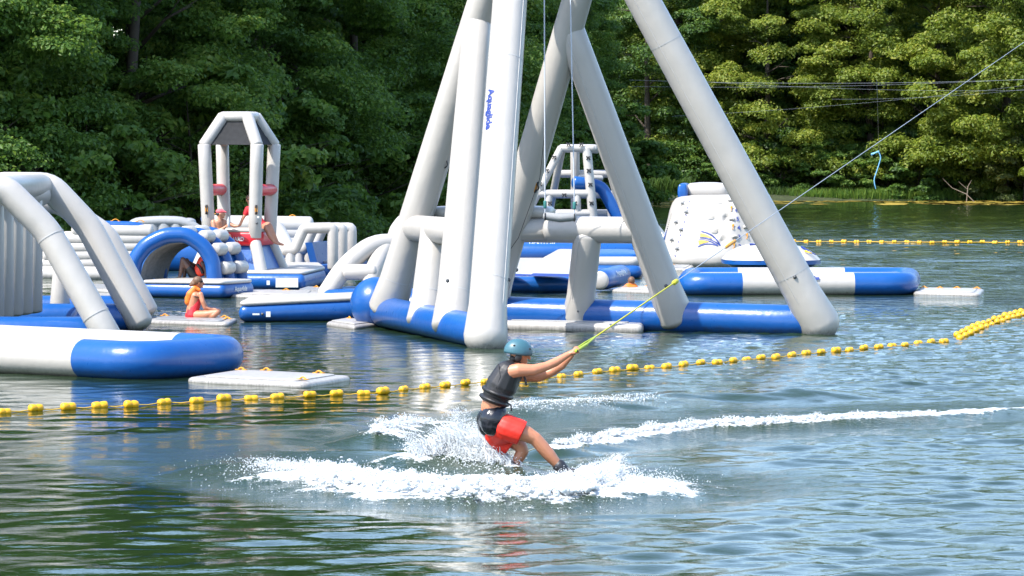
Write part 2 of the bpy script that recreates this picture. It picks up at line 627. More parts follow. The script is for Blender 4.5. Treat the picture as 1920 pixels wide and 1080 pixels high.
def water_mat():
    m, nt, out = new_mat('lake_water')
    L = nt.links
    geo = nd(nt, 'ShaderNodeNewGeometry'); pos = geo.outputs['Position']
    a_f = nd(nt, 'ShaderNodeAttribute', attribute_name='foam').outputs['Fac']
    a_s = nd(nt, 'ShaderNodeAttribute', attribute_name='slick').outputs['Fac']
    a_c = nd(nt, 'ShaderNodeAttribute', attribute_name='chop').outputs['Fac']
    a_n = nd(nt, 'ShaderNodeAttribute', attribute_name='near').outputs['Fac']
    mp = nd(nt, 'ShaderNodeMapping'); L.new(pos, mp.inputs[0]); mp.inputs['Scale'].default_value = (0.75, 1.25, 1)
    big = noise(nt, mp.outputs[0], 1.5, 3, 0.5)
    mid = noise(nt, mp.outputs[0], 5.0, 3, 0.55)
    fine = noise(nt, mp.outputs[0], 17.0, 3, 0.6)
    # patches of wind: calm far water under the trees, ruffled in mid lake
    sx = nd(nt, 'ShaderNodeSeparateXYZ'); L.new(pos, sx.inputs[0])
    calm = nd(nt, 'ShaderNodeMapRange'); calm.clamp = True
    calm.inputs['From Min'].default_value = 120.0; calm.inputs['From Max'].default_value = 200.0
    calm.inputs['To Min'].default_value = 1.0; calm.inputs['To Max'].default_value = 0.6
    L.new(sx.outputs['Y'], calm.inputs['Value'])
    far = math_n(nt, 'MULTIPLY', math_n(nt, 'SUBTRACT', 1.0, a_n), calm.outputs[0])
    def bmp(h, strength, dist, nrm=None):
        b = nd(nt, 'ShaderNodeBump'); b.inputs['Distance'].default_value = dist
        L.new(h, b.inputs['Height'])
        if hasattr(strength, 'links'): L.new(strength, b.inputs['Strength'])
        else: b.inputs['Strength'].default_value = strength
        if nrm is not None: L.new(nrm, b.inputs['Normal'])
        return b.outputs[0]
    n1 = bmp(big, math_n(nt, 'MULTIPLY', far, 0.8), 0.14)
    n2 = bmp(mid, math_n(nt, 'MULTIPLY_ADD', far, 0.7, 0.10), 0.05, n1)
    n3 = bmp(fine, math_n(nt, 'ADD', math_n(nt, 'MULTIPLY_ADD', a_s, 0.9, 0.0), math_n(nt, 'MULTIPLY', a_c, 0.075)), 0.03, n2)
    p = nd(nt, 'ShaderNodeBsdfPrincipled')
    p.inputs['Base Color'].default_value = (0.013, 0.028, 0.009, 1)
    p.inputs['IOR'].default_value = 1.333
    L.new(math_n(nt, 'MULTIPLY_ADD', a_s, 0.07, 0.015), p.inputs['Roughness'])
    L.new(n3, p.inputs['Normal'])
    fo = nd(nt, 'ShaderNodeBsdfPrincipled')
    fo.inputs['Base Color'].default_value = (0.52, 0.54, 0.54, 1)
    fo.inputs['Roughness'].default_value = 0.6
    fb = noise(nt, pos, 30.0, 4, 0.7)
    L.new(bmp(fb, 0.8, 0.03), fo.inputs['Normal'])
    gap = noise(nt, pos, 22.0, 5, 0.7)
    ff = nd(nt, 'ShaderNodeMapRange'); ff.clamp = True
    ff.inputs['From Min'].default_value = 0.42; ff.inputs['From Max'].default_value = 0.62
    L.new(math_n(nt, 'ADD', math_n(nt, 'MULTIPLY', a_f, 0.95), math_n(nt, 'MULTIPLY', math_n(nt, 'SUBTRACT', gap, 0.5), 1.9)), ff.inputs['Value'])
    mx = nd(nt, 'ShaderNodeMixShader')
    L.new(ff.outputs[0], mx.inputs[0]); L.new(p.outputs[0], mx.inputs[1]); L.new(fo.outputs[0], mx.inputs[2])
    L.new(mx.outputs[0], out.inputs[0])
    return m

near = np.concatenate([edge.ravel(), np.full(N_FAR, 0.5), np.zeros(len(oc))])
lake = mk_np('lake_water', co, quads, water_mat(), None, True, {'foam': att(FOAM * edge), 'slick': att(SLICK * edge), 'near': near, 'chop': np.concatenate([(chop_f(XX, YY) * edge).ravel(), np.full(N_FAR + len(oc), 1.0)])})
tag(lake, kind='structure')

# ------------------------------------------------------------------ banks
SHORE = [(-260, 20), (-120, 70), (-65, 88), (-36, 103), tuple(G(0, 474)[:2]), tuple(G(400, 456)[:2]), tuple(G(700, 436)[:2]),
         tuple(G(990, 398)[:2]), tuple(G(1150, 383)[:2]), tuple(G(1260, 377.6)[:2]), (22, 226), tuple(G(1900, 376)[:2]), (48, 218), (75, 205), (120, 170), (260, 90)]
def shore_pt(i, off):
    a = Vector((*SHORE[max(0, i - 1)], 0)); b = Vector((*SHORE[min(len(SHORE) - 1, i + 1)], 0))
    d = (b - a).normalized()
    return Vector((*SHORE[i], 0)) + Vector((-d.y, d.x, 0)) * off
bank_m, nt, out = new_mat('bank_soil')
p = nd(nt, 'ShaderNodeBsdfPrincipled')
vec = coords(nt)
p.inputs['Roughness'].default_value = 0.9
nt.links.new(ramp(nt, noise(nt, vec, 1.2, 6, 0.7), [(0.3, (0.018, 0.02, 0.008)), (0.55, (0.035, 0.05, 0.012)), (0.75, (0.06, 0.05, 0.025))]), p.inputs['Base Color'])
nt.links.new(bump(nt, noise(nt, vec, 5, 5, 0.7), 0.8, 0.2), p.inputs['Normal'])
nt.links.new(p.outputs[0], out.inputs[0])
OFFS = [(-3, -1.2), (0, -0.05), (0.5, 0.16), (2, 0.4), (6, 1.0), (20, 2.6), (60, 5.0), (300, 8.0), (2500, 8.0)]
gv, gf = [], []
for i in range(len(SHORE)):
    for (o_, z_) in OFFS:
        q = shore_pt(i, o_)
        gv.append((q.x, q.y, z_))
m_ = len(OFFS)
for i in range(len(SHORE) - 1):
    for j in range(m_ - 1):
        gf.append((i * m_ + j, (i + 1) * m_ + j, (i + 1) * m_ + j + 1, i * m_ + j + 1))
tag(mk('ground', gv, gf, bank_m, None, True), kind='structure')

# ------------------------------------------------------------------ trees
LEAF_DARK = leaf_mat('dark_leaf', (0.045, 0.104, 0.020), (0.106, 0.200, 0.032), (0.220, 0.290, 0.050), 0.50)
LEAF_MID = leaf_mat('mid_leaf', (0.020, 0.055, 0.012), (0.07, 0.14, 0.022), (0.16, 0.22, 0.03), 0.36)
LEAF_YEL = leaf_mat('yellow_leaf', (0.060, 0.105, 0.014), (0.170, 0.225, 0.028), (0.310, 0.315, 0.048), 0.48)
LEAF_PALE = leaf_mat('pale_leaf', (0.05, 0.075, 0.018), (0.13, 0.16, 0.04), (0.24, 0.24, 0.07), 0.38)
BARK = plain('bark', (0.055, 0.042, 0.03), 0.9, var=0.5, scale=6, bumps=0.6)

def crown_mesh(name, seed, Hh, R, z0, nb, leaves, ls, mat, up=0.55, squash=0.5, bough=(1.2, 2.3)):
    rg = np.random.RandomState(seed)
    # boughs spread through the crown, denser towards its skin
    C, RR, TI = [], [], []
    for i in range(nb):
        h = (i + rg.rand()) / nb
        env = R * (0.62 + 0.38 * math.sin(math.pi * min(1, 0.25 + 0.75 * h))) * (1.0 if h < 0.6 else math.sqrt(max(0.05, 1 - ((h - 0.6) / 0.42) ** 2)))
        a = rg.rand() * 6.283 + i * 2.4
        r = env * (0.45 + 0.55 * math.sqrt(rg.rand()))
        br = rg.uniform(*bough) * (0.7 + 0.3 * (1 - h))
        C.append((r * math.cos(a), r * math.sin(a), z0 + h * (Hh - z0)))
        RR.append((br, br, br * squash * rg.uniform(0.8, 1.3)))
        TI.append(rg.normal() * 0.10)
    C, RR, TI = np.array(C), np.array(RR), np.array(TI)
    per = leaves // nb
    b = np.repeat(np.arange(nb), per)
    n = len(b)
    # sub-clumps inside each bough
    nc = 14
    cl = rg.normal(size=(nb, nc, 3)); cl /= np.linalg.norm(cl, axis=2, keepdims=True)
    cl[:, :, 2] = np.abs(cl[:, :, 2]) * 0.9 - 0.25
    cl *= (0.55 + 0.45 * rg.rand(nb, nc, 1))
    ci = rg.randint(0, nc, n)
    d = rg.normal(size=(n, 3)); d /= np.linalg.norm(d, axis=1, keepdims=True)
    rad = rg.rand(n, 1) ** 0.45
    off = (cl[b, ci] * 0.85 + d * rad * np.array([0.42, 0.42, 0.34])) * RR[b]
    pos = C[b] + off
    nrm = d * 0.8 + np.array([0, 0, up]) + 0.55 * rg.normal(size=(n, 3)) + 0.4 * cl[b, ci]
    nrm /= np.linalg.norm(nrm, axis=1, keepdims=True)
    t = rg.normal(size=(n, 3)); t -= nrm * (t * nrm).sum(1, keepdims=True); t /= np.linalg.norm(t, axis=1, keepdims=True)
    w = np.cross(nrm, t)
    sz = ls * rg.uniform(0.6, 1.35, (n, 1))
    fold = nrm * sz * 0.10
    co = np.stack([pos - t * sz * 0.5, pos - w * sz * 0.31 + fold, pos + t * sz * 0.5, pos + w * sz * 0.31 + fold], 1).reshape(-1, 3)
    q = np.arange(n * 4).reshape(n, 4)
    tint = np.clip(0.42 + TI[b] + rg.normal(size=n) * 0.21 + 0.12 * cl[b, ci, 2], 0, 1)
    o = mk_np(name, co, q, mat, None, False, {'tint': np.repeat(tint, 4)})
    me = o.data
    bpy.data.objects.remove(o)
    return me

def trunk_mesh(seed, Hh, r, lean=0.4):
    rg = random.Random(seed)
    mb = MB()
    top = Vector((rg.uniform(-lean, lean), rg.uniform(-lean, lean), Hh * 0.82))
    path = [Vector((0, 0, -0.8)), Vector((0.05, 0, 0.6)), top * 0.35 + Vector((rg.uniform(-.3, .3), rg.uniform(-.3, .3), 0)), top * 0.7, top]
    mb.add(*tube(path, [r * 1.5, r, r * 0.75, r * 0.45, r * 0.12], 10, 'flat'))
    for i in range(11):
        h = 0.15 + 0.65 * i / 11
        a = rg.uniform(0, 6.28)
        s = top * h * 1.0 + Vector((0, 0, 0))
        L = rg.uniform(2.0, 3.6) * (1.1 - h * 0.6)
        e = s + Vector((math.cos(a) * L, math.sin(a) * L, L * rg.uniform(0.15, 0.7)))
        mid = s.lerp(e, 0.5) + Vector((0, 0, rg.uniform(-0.1, 0.35)))
        rr = r * 0.42 * (1.15 - h)
        mb.add(*tube([s, mid, e], [rr, rr * 0.6, rr * 0.15], 7, 'flat'))
        for k in range(2):
            a2 = a + rg.uniform(-0.9, 0.9)
            e2 = mid + Vector((math.cos(a2), math.sin(a2), rg.uniform(0.0, 0.7))) * L * 0.45
            mb.add(*tube([mid, e2], [rr * 0.45, rr * 0.1], 5, 'flat'))
    o = mb.build('trunk', BARK)
    me = o.data
    bpy.data.objects.remove(o)
    return me

KINDS = {}
def kind(key, crown_args, trunk_args):
    KINDS[key] = (crown_mesh('crown', *crown_args), trunk_mesh(*trunk_args))
kind('dark_a', (31, 21, 5.4, 0.2, 125, 140000, 0.18, LEAF_DARK, 0.7, 0.70, (1.1, 2.1)), (1, 21, 0.28))
kind('dark_b', (32, 24, 5.6, 0.3, 130, 140000, 0.18, LEAF_DARK, 0.7, 0.70, (1.1, 2.1)), (2, 24, 0.30))
kind('mid_a', (34, 20, 5.2, 0.4, 90, 84000, 0.22, LEAF_MID, 0.7, 0.62, (1.3, 2.6)), (4, 20, 0.28))
kind('yel_a', (35, 19, 5.6, 0.4, 95, 88000, 0.22, LEAF_YEL, 0.7, 0.66, (1.1, 2.3)), (5, 19, 0.3))
kind('yel_b', (36, 21, 5.2, 0.3, 95, 88000, 0.22, LEAF_YEL, 0.7, 0.66, (1.1, 2.3)), (6, 21, 0.28))
kind('bush_d', (37, 4.2, 2.4, 0.0, 26, 16000, 0.22, LEAF_DARK, 0.6, 0.55, (0.6, 1.1)), (7, 4, 0.07))
kind('bush_y', (38, 3.6, 2.4, 0.0, 24, 9000, 0.34, LEAF_MID, 0.8, 0.5, (0.7, 1.2)), (8, 3.5, 0.07))
kind('bush_p', (39, 5.0, 2.6, 0.0, 28, 11000, 0.30, LEAF_PALE, 0.6, 0.6, (0.6, 1.1)), (9, 5, 0.07))

def tree(key, x, y, z, s, rz, label, group, name='broadleaf_tree', sz=1.0, cat='tree'):
    t = thing(name, (x, y, z), label, cat, group)
    t.rotation_euler = (0, 0, rz)
    t.scale = (s, s, s * sz)
    cm, tm = KINDS[key]
    link(bpy.data.objects.new('crown', cm), t)
    link(bpy.data.objects.new('trunk', tm), t)
    return t

# left bank: a close wall of dark trees, leaves down to the water
def along(pts, step, start=0.0):
    out = []; acc = start
    for a, b in zip(pts[:-1], pts[1:]):
        a, b = Vector((*a, 0)), Vector((*b, 0)); L = (b - a).length
        while acc < L:
            d = (b - a).normalized()
            out.append((a + d * acc, Vector((-d.y, d.x, 0))))
            acc += step
        acc -= L
    return out
rt = random.Random(5)
ORD = ['first', 'second', 'third', 'fourth', 'fifth', 'sixth', 'seventh', 'eighth', 'ninth', 'tenth', 'eleventh', 'twelfth', 'thirteenth', 'fourteenth', 'fifteenth', 'sixteenth',
       'seventeenth', 'eighteenth', 'nineteenth', 'twentieth', 'twenty-first', 'twenty-second', 'twenty-third', 'twenty-fourth', 'twenty-fifth', 'twenty-sixth', 'twenty-seventh', 'twenty-eighth']
front = along(SHORE[3:9], 5.8)
k_ = 0
for i, (q, nrm) in enumerate(front):
    o_ = rt.uniform(2.6, 6.5)
    p_ = q + nrm * o_
    px = 960 + F * p_.x / p_.y
    tree(['dark_a', 'dark_b'][rt.randrange(2)], p_.x, p_.y, 0.15, rt.uniform(0.9, 1.15), rt.uniform(0, 6.28),
         f'dark green tree at the left bank waterline, {ORD[i]} in its row from the left', 'trees along the left bank')
for i, (q, nrm) in enumerate(along(SHORE[2:9], 7.0, 3.0)):
    p_ = q + nrm * rt.uniform(10, 14)
    tree(['dark_b', 'dark_a'][rt.randrange(2)], p_.x, p_.y, 1.2, rt.uniform(1.05, 1.3), rt.uniform(0, 6.28),
         f'tall dark tree in the second row behind the left bank, {ORD[i]} from the left', 'trees behind the left bank')
for i, (q, nrm) in enumerate(along(SHORE[4:9], 6.2, 1.5)):
    p_ = q + nrm * rt.uniform(.8, 2.2)
    tree('bush_d', p_.x, p_.y, 0.0, rt.uniform(1.1, 1.7), rt.uniform(0, 6.28), f'dark bush overhanging the water on the left bank, {ORD[i]} from the left', 'bushes on the left bank', 'waterside_bush', cat='bush')
# far bank on the right: sunlit yellow-green crowns over a dark understorey
spec = [(1215, 'mid_a', 233, 0.95, 'mid green tree behind the reeds, left of the slanting far right tube'),
        (1330, 'yel_b', 236, 1.05, 'sunlit yellow-green tree just right of the slanting tube, reaching the top edge'),
        (1440, 'yel_a', 232, 0.92, 'broad sunlit tree right of the slanting tube, over a dark hollow'),
        (1545, 'mid_a', 239, 1.08, 'green tree set back in the dark gap above the blue rope'),
        (1640, 'yel_a', 233, 1.02, 'sunlit tree behind the hanging blue rope on the far bank'),
        (1760, 'yel_b', 231, 0.98, 'yellow-green tree between the blue rope and the right edge'),
        (1880, 'yel_a', 227, 1.12, 'brightest yellow-green tree at the right edge of the picture'),
        (1985, 'yel_b', 224, 1.1, 'yellow-green tree cut by the right edge of the picture')]
for px, key, Y, s, lab in spec:
    q = P(px, 400, Y)
    tree(key, q.x, Y, 0.5, s, rt.uniform(0, 6.28), lab, 'sunlit trees on the far bank')
for i, px in enumerate((1130, 1270, 1390, 1490, 1600, 1700, 1810, 1930, 2060)):
    Y = 246 + rt.uniform(-2, 3)
    tree(['mid_a', 'dark_b', 'mid_a'][i % 3], (px - 960) * Y / F, Y, 2.2, rt.uniform(1.0, 1.15), rt.uniform(0, 6.28),
         f'tree in the second row behind the far bank, {ORD[i]} from the left', 'trees behind the far bank')
for i, px in enumerate((1080, 1180, 1250, 1340, 1430, 1520, 1610, 1690, 1770, 1850, 1950, 2050)):
    Y = 256 + rt.uniform(-2, 3)
    tree(['mid_a', 'dark_b'][i % 2], (px - 960) * Y / F, Y, 3.5, rt.uniform(1.05, 1.2), rt.uniform(0, 6.28),
         f'tree in the rearmost row of the wood behind the far bank, {ORD[i]} from the left', 'trees behind the far bank')
for i in range(7):
    X = 46 + i * 7.5; Y = 224 - i * 3.0
    tree(['yel_a', 'mid_a', 'yel_b'][i % 3], X, Y, 0.6, rt.uniform(1.0, 1.2), rt.uniform(0, 6.28), f'tree on the far bank beyond the right edge, {ORD[i]} outwards', 'trees beyond the right edge')
# bushes at the far waterline
bs = [(1225, 'bush_y', 228.5, 0.55, 'small bush among the reeds left of the climbing iceberg'), (1465, 'bush_d', 229, 0.8, 'dark bush on the far bank right of the slanting tube'),
      (1535, 'bush_d', 229.5, 0.9, 'dark bush at the far waterline left of the blue rope'), (1590, 'bush_d', 229, 0.75, 'low dark bush at the far waterline under the blue rope'),
      (1665, 'bush_d', 228.5, 0.8, 'dark bush at the far waterline just right of the blue rope'), (1725, 'bush_y', 227.5, 0.85, 'bright green bush hanging over the far waterline'),
      (1780, 'bush_y', 229, 1.0, 'green bush behind the bright one on the far waterline'), (1865, 'bush_p', 227, 0.85, 'pale dry bush at the far waterline near the right edge'),
      (1920, 'bush_p', 225, 1.05, 'big pale bush cut by the right edge at the waterline'), (1480, 'bush_y', 232, 1.3, 'wide green bush right of the slanting tube, under the broad sunlit tree'), (1560, 'bush_y', 233, 1.4, 'tall green bush behind the low dark ones left of the blue rope'), (1625, 'bush_y', 232.5, 1.3, 'tall green bush right behind the blue rope'), (1690, 'bush_y', 231.5, 1.3, 'round green bush between the blue rope and the bright waterside bush'), (1830, 'bush_y', 230.5, 1.5, 'large green bush left of the pale bushes near the right edge'), (1400, 'bush_d', 230, 0.9, 'dark bush behind the slanting tube on the far bank'), (1320, 'bush_d', 230, 0.8, 'dark bush behind the climbing iceberg')]
for px, key, Y, s, lab in bs:
    tree(key, (px - 960) * Y / F, Y, 0.05, s, rt.uniform(0, 6.28), lab, 'bushes on the far waterline', 'waterside_bush', cat='bush')

# reeds and grass at the far waterline
REED = leaf_mat('reed_blade', (0.03, 0.06, 0.012), (0.07, 0.13, 0.02), (0.14, 0.19, 0.04), 0.3)
def blades(regions, seed):
    rg = np.random.RandomState(seed)
    cs, tn = [], []
    for (px0, px1, Y0, Y1, h, n) in regions:
        Y = rg.uniform(Y0, Y1, n); X = (rg.uniform(px0, px1, n) - 960) * Y / F
        hh = h * rg.uniform(0.55, 1.15, n); a = rg.uniform(0, 6.28, n); w = rg.uniform(0.02, 0.05, n)
        lx, ly = rg.normal(size=n) * 0.22 * hh, rg.normal(size=n) * 0.22 * hh
        ux, uy = np.cos(a) * w, np.sin(a) * w
        z = np.full(n, -0.05)
        q = np.stack([np.stack([X - ux, Y - uy, z], 1), np.stack([X + ux, Y + uy, z], 1),
                      np.stack([X + lx * .55 + ux * .8, Y + ly * .55 + uy * .8, hh * .65], 1), np.stack([X + lx, Y + ly, hh], 1)], 1)
        cs.append(q.reshape(-1, 3)); tn.append(np.repeat(np.clip(rg.normal(size=n) * 0.2 + 0.5, 0, 1), 4))
    co = np.concatenate(cs)
    return co, np.arange(len(co)).reshape(-1, 4), np.concatenate(tn)
co_, q_, t_ = blades([(1195, 1285, 224.5, 227.5, 1.5, 5200), (1285, 1480, 226.5, 228, 0.9, 2600)], 3)
tag(mk_np('reeds', co_, q_, REED, None, False, {'tint': t_}), 'bright green reeds at the far waterline behind the iceberg', 'reeds', kind='stuff')
co_, q_, t_ = blades([(1480, 1960, 226.3, 228.4, 0.8, 7000)], 4)
tag(mk_np('shore_grass', co_, q_, LEAF_DARK, None, False, {'tint': t_}), 'dark grass fringe along the far right waterline', 'grass', kind='stuff')

# yellow algae on the still water below the far bank
ALG, nt, out = new_mat('algae')
p = nd(nt, 'ShaderNodeBsdfPrincipled'); p.inputs['Roughness'].default_value = 0.8
nt.links.new(ramp(nt, noise(nt, coords(nt), 1.3, 5, 0.7), [(0.3, (0.10, 0.11, 0.01)), (0.6, (0.36, 0.24, 0.02))]), p.inputs['Base Color'])
nt.links.new(p.outputs[0], out.inputs[0])
ra = random.Random(12)
mb = MB()
def patch(px, py, wpx, hpx):
    c = G(px, py); W = wpx * c.y / F / 2; D = (G(px, py - hpx / 2).y - G(px, py + hpx / 2).y) / 2
    n = 18
    ph = [ra.uniform(0.55, 1.1) for _ in range(n)]
    v = [c + Vector((0, 0, 0.012))] + [Vector((c.x + math.cos(6.283 * k / n) * W * ph[k], c.y + math.sin(6.283 * k / n) * D * ph[k], 0.012)) for k in range(n)]
    mb.add(v, [(0, 1 + k, 1 + (k + 1) % n) for k in range(n)])
x = 1200
while x < 1960:
    patch(x, 377.9 + ra.uniform(-.3, .6), ra.uniform(26, 60), ra.uniform(1.2, 2.4)); x += ra.uniform(10, 26)
for k in range(26): patch(ra.uniform(1660, 1950), ra.uniform(380, 384), ra.uniform(30, 90), ra.uniform(1.5, 3.2))
for k in range(12): patch(ra.uniform(1200, 1262), ra.uniform(379, 390), ra.uniform(14, 40), ra.uniform(0.8, 1.6))
for k in range(10): patch(ra.uniform(1440, 1560), ra.uniform(380, 384), ra.uniform(14, 40), ra.uniform(0.6, 1.2))
tag(mb.build('floating_algae', ALG, None, False), 'thin yellow scum of algae along the far waterline', 'algae', kind='stuff')

# dead branch lying at the water's edge
c = G(1812, 378.5)
br = thing('fallen_branch', c, 'bare grey fallen branch sticking out at the far right waterline', 'branch')
mb = MB()
mb.add(*tube([c + Vector((0.6, 0, -0.1)), c + Vector((0, 0, 0.5)), c + Vector((-0.9, 0.2, 0.9)), c + Vector((-1.5, 0.2, 1.5))], [0.035, 0.03, 0.02, 0.008], 7))
mb.add(*tube([c + Vector((0, 0, -0.1)), c + Vector((0.1, 0, 1.0)), c + Vector((0.35, 0.1, 1.4))], [0.035, 0.025, 0.008], 7))
mb.add(*tube([c + Vector((0.08, 0, 0.8)), c + Vector((-0.5, 0, 1.3))], [0.025, 0.008], 6))
mb.build('limb', plain('dead_wood', (0.22, 0.17, 0.13), 0.9), br)
# ------------------------------------------------------------------ lettering
def text_mesh(txt, height, bold=0.012, shear=0.0, spacing=1.0):
    """2D letter shapes -> (verts (u,v), faces), u starting at 0"""
    cu = bpy.data.curves.new('lettering', 'FONT')
    cu.body = txt
    cu.size = 1.0
    cu.offset = bold
    cu.shear = shear
    cu.space_character = spacing
    cu.resolution_u = 3
    o = bpy.data.objects.new('lettering', cu)
    COL.objects.link(o)
    dg = bpy.context.evaluated_depsgraph_get()
    me = bpy.data.meshes.new_from_object(o.evaluated_get(dg))
    bm = bmesh.new(); bm.from_mesh(me)
    bmesh.ops.triangulate(bm, faces=bm.faces)
    for _ in range(3):
        bmesh.ops.subdivide_edges(bm, edges=[e for e in bm.edges if e.calc_length() > 0.22], cuts=1)
        bmesh.ops.triangulate(bm, faces=bm.faces)
    bm.verts.index_update()
    vs = [(v.co.x, v.co.y) for v in bm.verts]
    fs = [tuple(v.index for v in f.verts) for f in bm.faces]
    bm.free()
    bpy.data.objects.remove(o); bpy.data.curves.remove(cu); bpy.data.meshes.remove(me)
    u0 = min(u for u, v in vs); v0 = min(v for u, v in vs); v1 = max(v for u, v in vs)
    k = height / (v1 - v0)
    return [((u - u0) * k, (v - v0) * k) for u, v in vs], fs

def lettering(txt, height, origin, uvec, nvec, mat, parent, width=None, center=True, shear=0.0, bold=0.012, curve_r=None, name='lettering', lift=0.007):
    """letters on a flat face (curve_r None) or wrapped round a tube of radius curve_r whose axis runs along uvec"""
    vs, fs = text_mesh(txt, height, bold, shear)
    W = max(u for u, v in vs)
    if width: vs = [(u * width / W, v) for u, v in vs]; W = width
    uvec, nvec = Vector(uvec).normalized(), Vector(nvec).normalized()
    nvec = (nvec - uvec * nvec.dot(uvec)).normalized()
    vvec = nvec.cross(uvec)
    out = []
    for u, v in vs:
        if center: u -= W / 2; v -= height / 2
        if curve_r:
            a = v / curve_r
            out.append(Vector(origin) + uvec * u + vvec * math.sin(a) * (curve_r + lift) + nvec * ((curve_r + lift) * math.cos(a) - curve_r))
        else:
            out.append(Vector(origin) + uvec * u + vvec * v + nvec * lift)
    return mk(name, out, fs, mat, parent, False)

def decal(name, o, u, n, w, h, mat, parent, curve_r=None, lift=0.003):
    """small printed sheet on a flat or tubular face, with depth following the curve"""
    u, n = Vector(u).normalized(), Vector(n).normalized()
    n = (n - u * n.dot(u)).normalized()
    vv = n.cross(u)
    v, f = [], []
    K = 5
    for k in range(K + 1):
        s = (k / K - 0.5) * h
        for e in (-0.5, 0.5):
            if curve_r:
                a = s / curve_r
                v.append(Vector(o) + u * e * w + vv * math.sin(a) * (curve_r + lift) + n * ((curve_r + lift) * math.cos(a) - curve_r))
            else:
                v.append(Vector(o) + u * e * w + vv * s + n * lift)
    for k in range(K): f.append((2 * k, 2 * k + 1, 2 * k + 3, 2 * k + 2))
    return mk(name, v, f, mat, parent, True)

def grip(p, along, out, mat, parent, L=0.16, h=0.035, name='handle'):
    """webbing carry handle: a flat strap bowed off the surface with two base patches"""
    along, out = Vector(along).normalized(), Vector(out).normalized()
    out = (out - along * out.dot(along)).normalized()
    sd = along.cross(out)
    pts = [Vector(p) + along * L * (t - 0.5) + out * (0.004 + h * math.sin(math.pi * t)) for t in [i / 8 for i in range(9)]]
    mb = MB()
    mb.add(*tube(pts, 0.012, 6, 'flat', up=out))
    for e in (-0.5, 0.5):
        mb.add(*box(Vector(p) + along * L * e + out * 0.006, along * 0.035, sd * 0.03, out * 0.006))
    return mb.build(name, mat, parent)

def seam(parent, p, axis, r, mat=SEAMC, w=0.012):
    axis = Vector(axis).normalized()
    v, f = tube([Vector(p) - axis * w, Vector(p) + axis * w], r + 0.004, 24, 'none')
    return mk('seam', v, f, mat, parent)

VALVE = plain('valve_rubber', (0.06, 0.065, 0.07), 0.5)
def valve(p, n, parent, r=0.05):
    n = Vector(n).normalized()
    mb = MB()
    mb.add(*tube([Vector(p) - n * 0.01, Vector(p) + n * 0.018], r, 14, 'flat'))
    mb.add(*tube([Vector(p) + n * 0.01, Vector(p) + n * 0.03], r * 0.55, 12, 'flat'))
    return mb.build('valve', VALVE, parent)

# ------------------------------------------------------------------ the giant swing tower
sw = thing('swing_tower', G(705, 614), 'giant white inflatable swing frame of splayed tubes on a blue V-shaped base', 'swing frame')
apex = Vector((-2.70, 67.3, 0.30))
Lend = Vector((-0.46, 59.75, 0.26))
Rend = Vector((5.75, 64.2, 0.22))
TL = P(971, -205, 63.9)
TR = P(1124, -150, 63.6)
def on(a, b, t): return a.lerp(b, t)
TUBE_R = 0.335
# blue base
T('base_tube', [on(apex, Lend, .10), on(apex, Lend, .97)], 0.30, BLUE, sw, cap='round', seg=28)
rb = sub_path([apex + Vector((0.2, 0, .02)), on(apex, Rend, .985)], 1.0)
T('base_tube', rb, [0.46 - 0.15 * min(1, i / 2.2) for i in range(len(rb))], BLUE, sw, cap='round', seg=28)
v, f = ellipsoid(apex + Vector((0.02, -0.25, 0.14)), (0.50, 0.55, 0.52), 28, 18)
mk('corner_float', v, f, BLUE, sw)
# legs of the left truss
L4f, L1f, L2f, L3f = on(apex, Lend, .13) + Vector((0, 0, .1)), Lend + Vector((0.0, -.05, -.06)), on(apex, Lend, .72), on(apex, Lend, .48)
def leg(a, b, r0=TUBE_R, r1=0.30, name='leg', flare=0.05, capk=0.5):
    n = max(4, int((b - a).length / 0.6))
    pts = [a.lerp(b, i / n) for i in range(n + 1)]
    rad = [r0 + (r1 - r0) * i / n + (flare if i == 0 else 0) for i in range(n + 1)]
    return T(name, pts, rad, WHITE, sw, seg=28, capk=capk)
leg(L4f, TL, 0.33, 0.29)
leg(L1f, TL, 0.34, 0.31, capk=0.9)
j2 = on(L4f, TL, .70)
leg(L2f, j2, 0.325, 0.27)
zb = 1.95
def at_z(a, b, z): return a.lerp(b, (z - a.z) / (b.z - a.z))
bL0, bL1 = at_z(L4f, TL, zb), at_z(L2f, j2, zb)
L3t = on(bL0, bL1, .48)
leg(L3f, L3t, 0.30, 0.27)
dL = (bL1 - bL0).normalized()
T('cross_beam', [bL0 - dL * 0.10, bL1 + dL * 0.1], 0.255, WHITE, sw, seg=26)
# legs of the right truss
RLf = on(apex, Rend, .265) + Vector((0, 0, .05)); RRf = on(apex, Rend, .690); R1f = Rend + Vector((0.02, 0, -.02)); R3f = on(apex, Rend, .472)
leg(RLf, TR, 0.32, 0.27)
leg(R1f, TR, 0.35, 0.30, capk=0.9)
jR = on(RLf, TR, .735)
leg(RRf, jR, 0.315, 0.27)
zbr = 1.93
bR0, bR1 = at_z(RLf, TR, zbr), at_z(RRf, jR, zbr)
dR = (bR1 - bR0).normalized()
R3t = on(bR0, bR1, .58) + Vector((0, 0, -.1))
leg(R3f, R3t, 0.275, 0.27)
T('cross_beam', [on(bR0, bR1, .30), bR1], 0.255, WHITE, sw, seg=26)
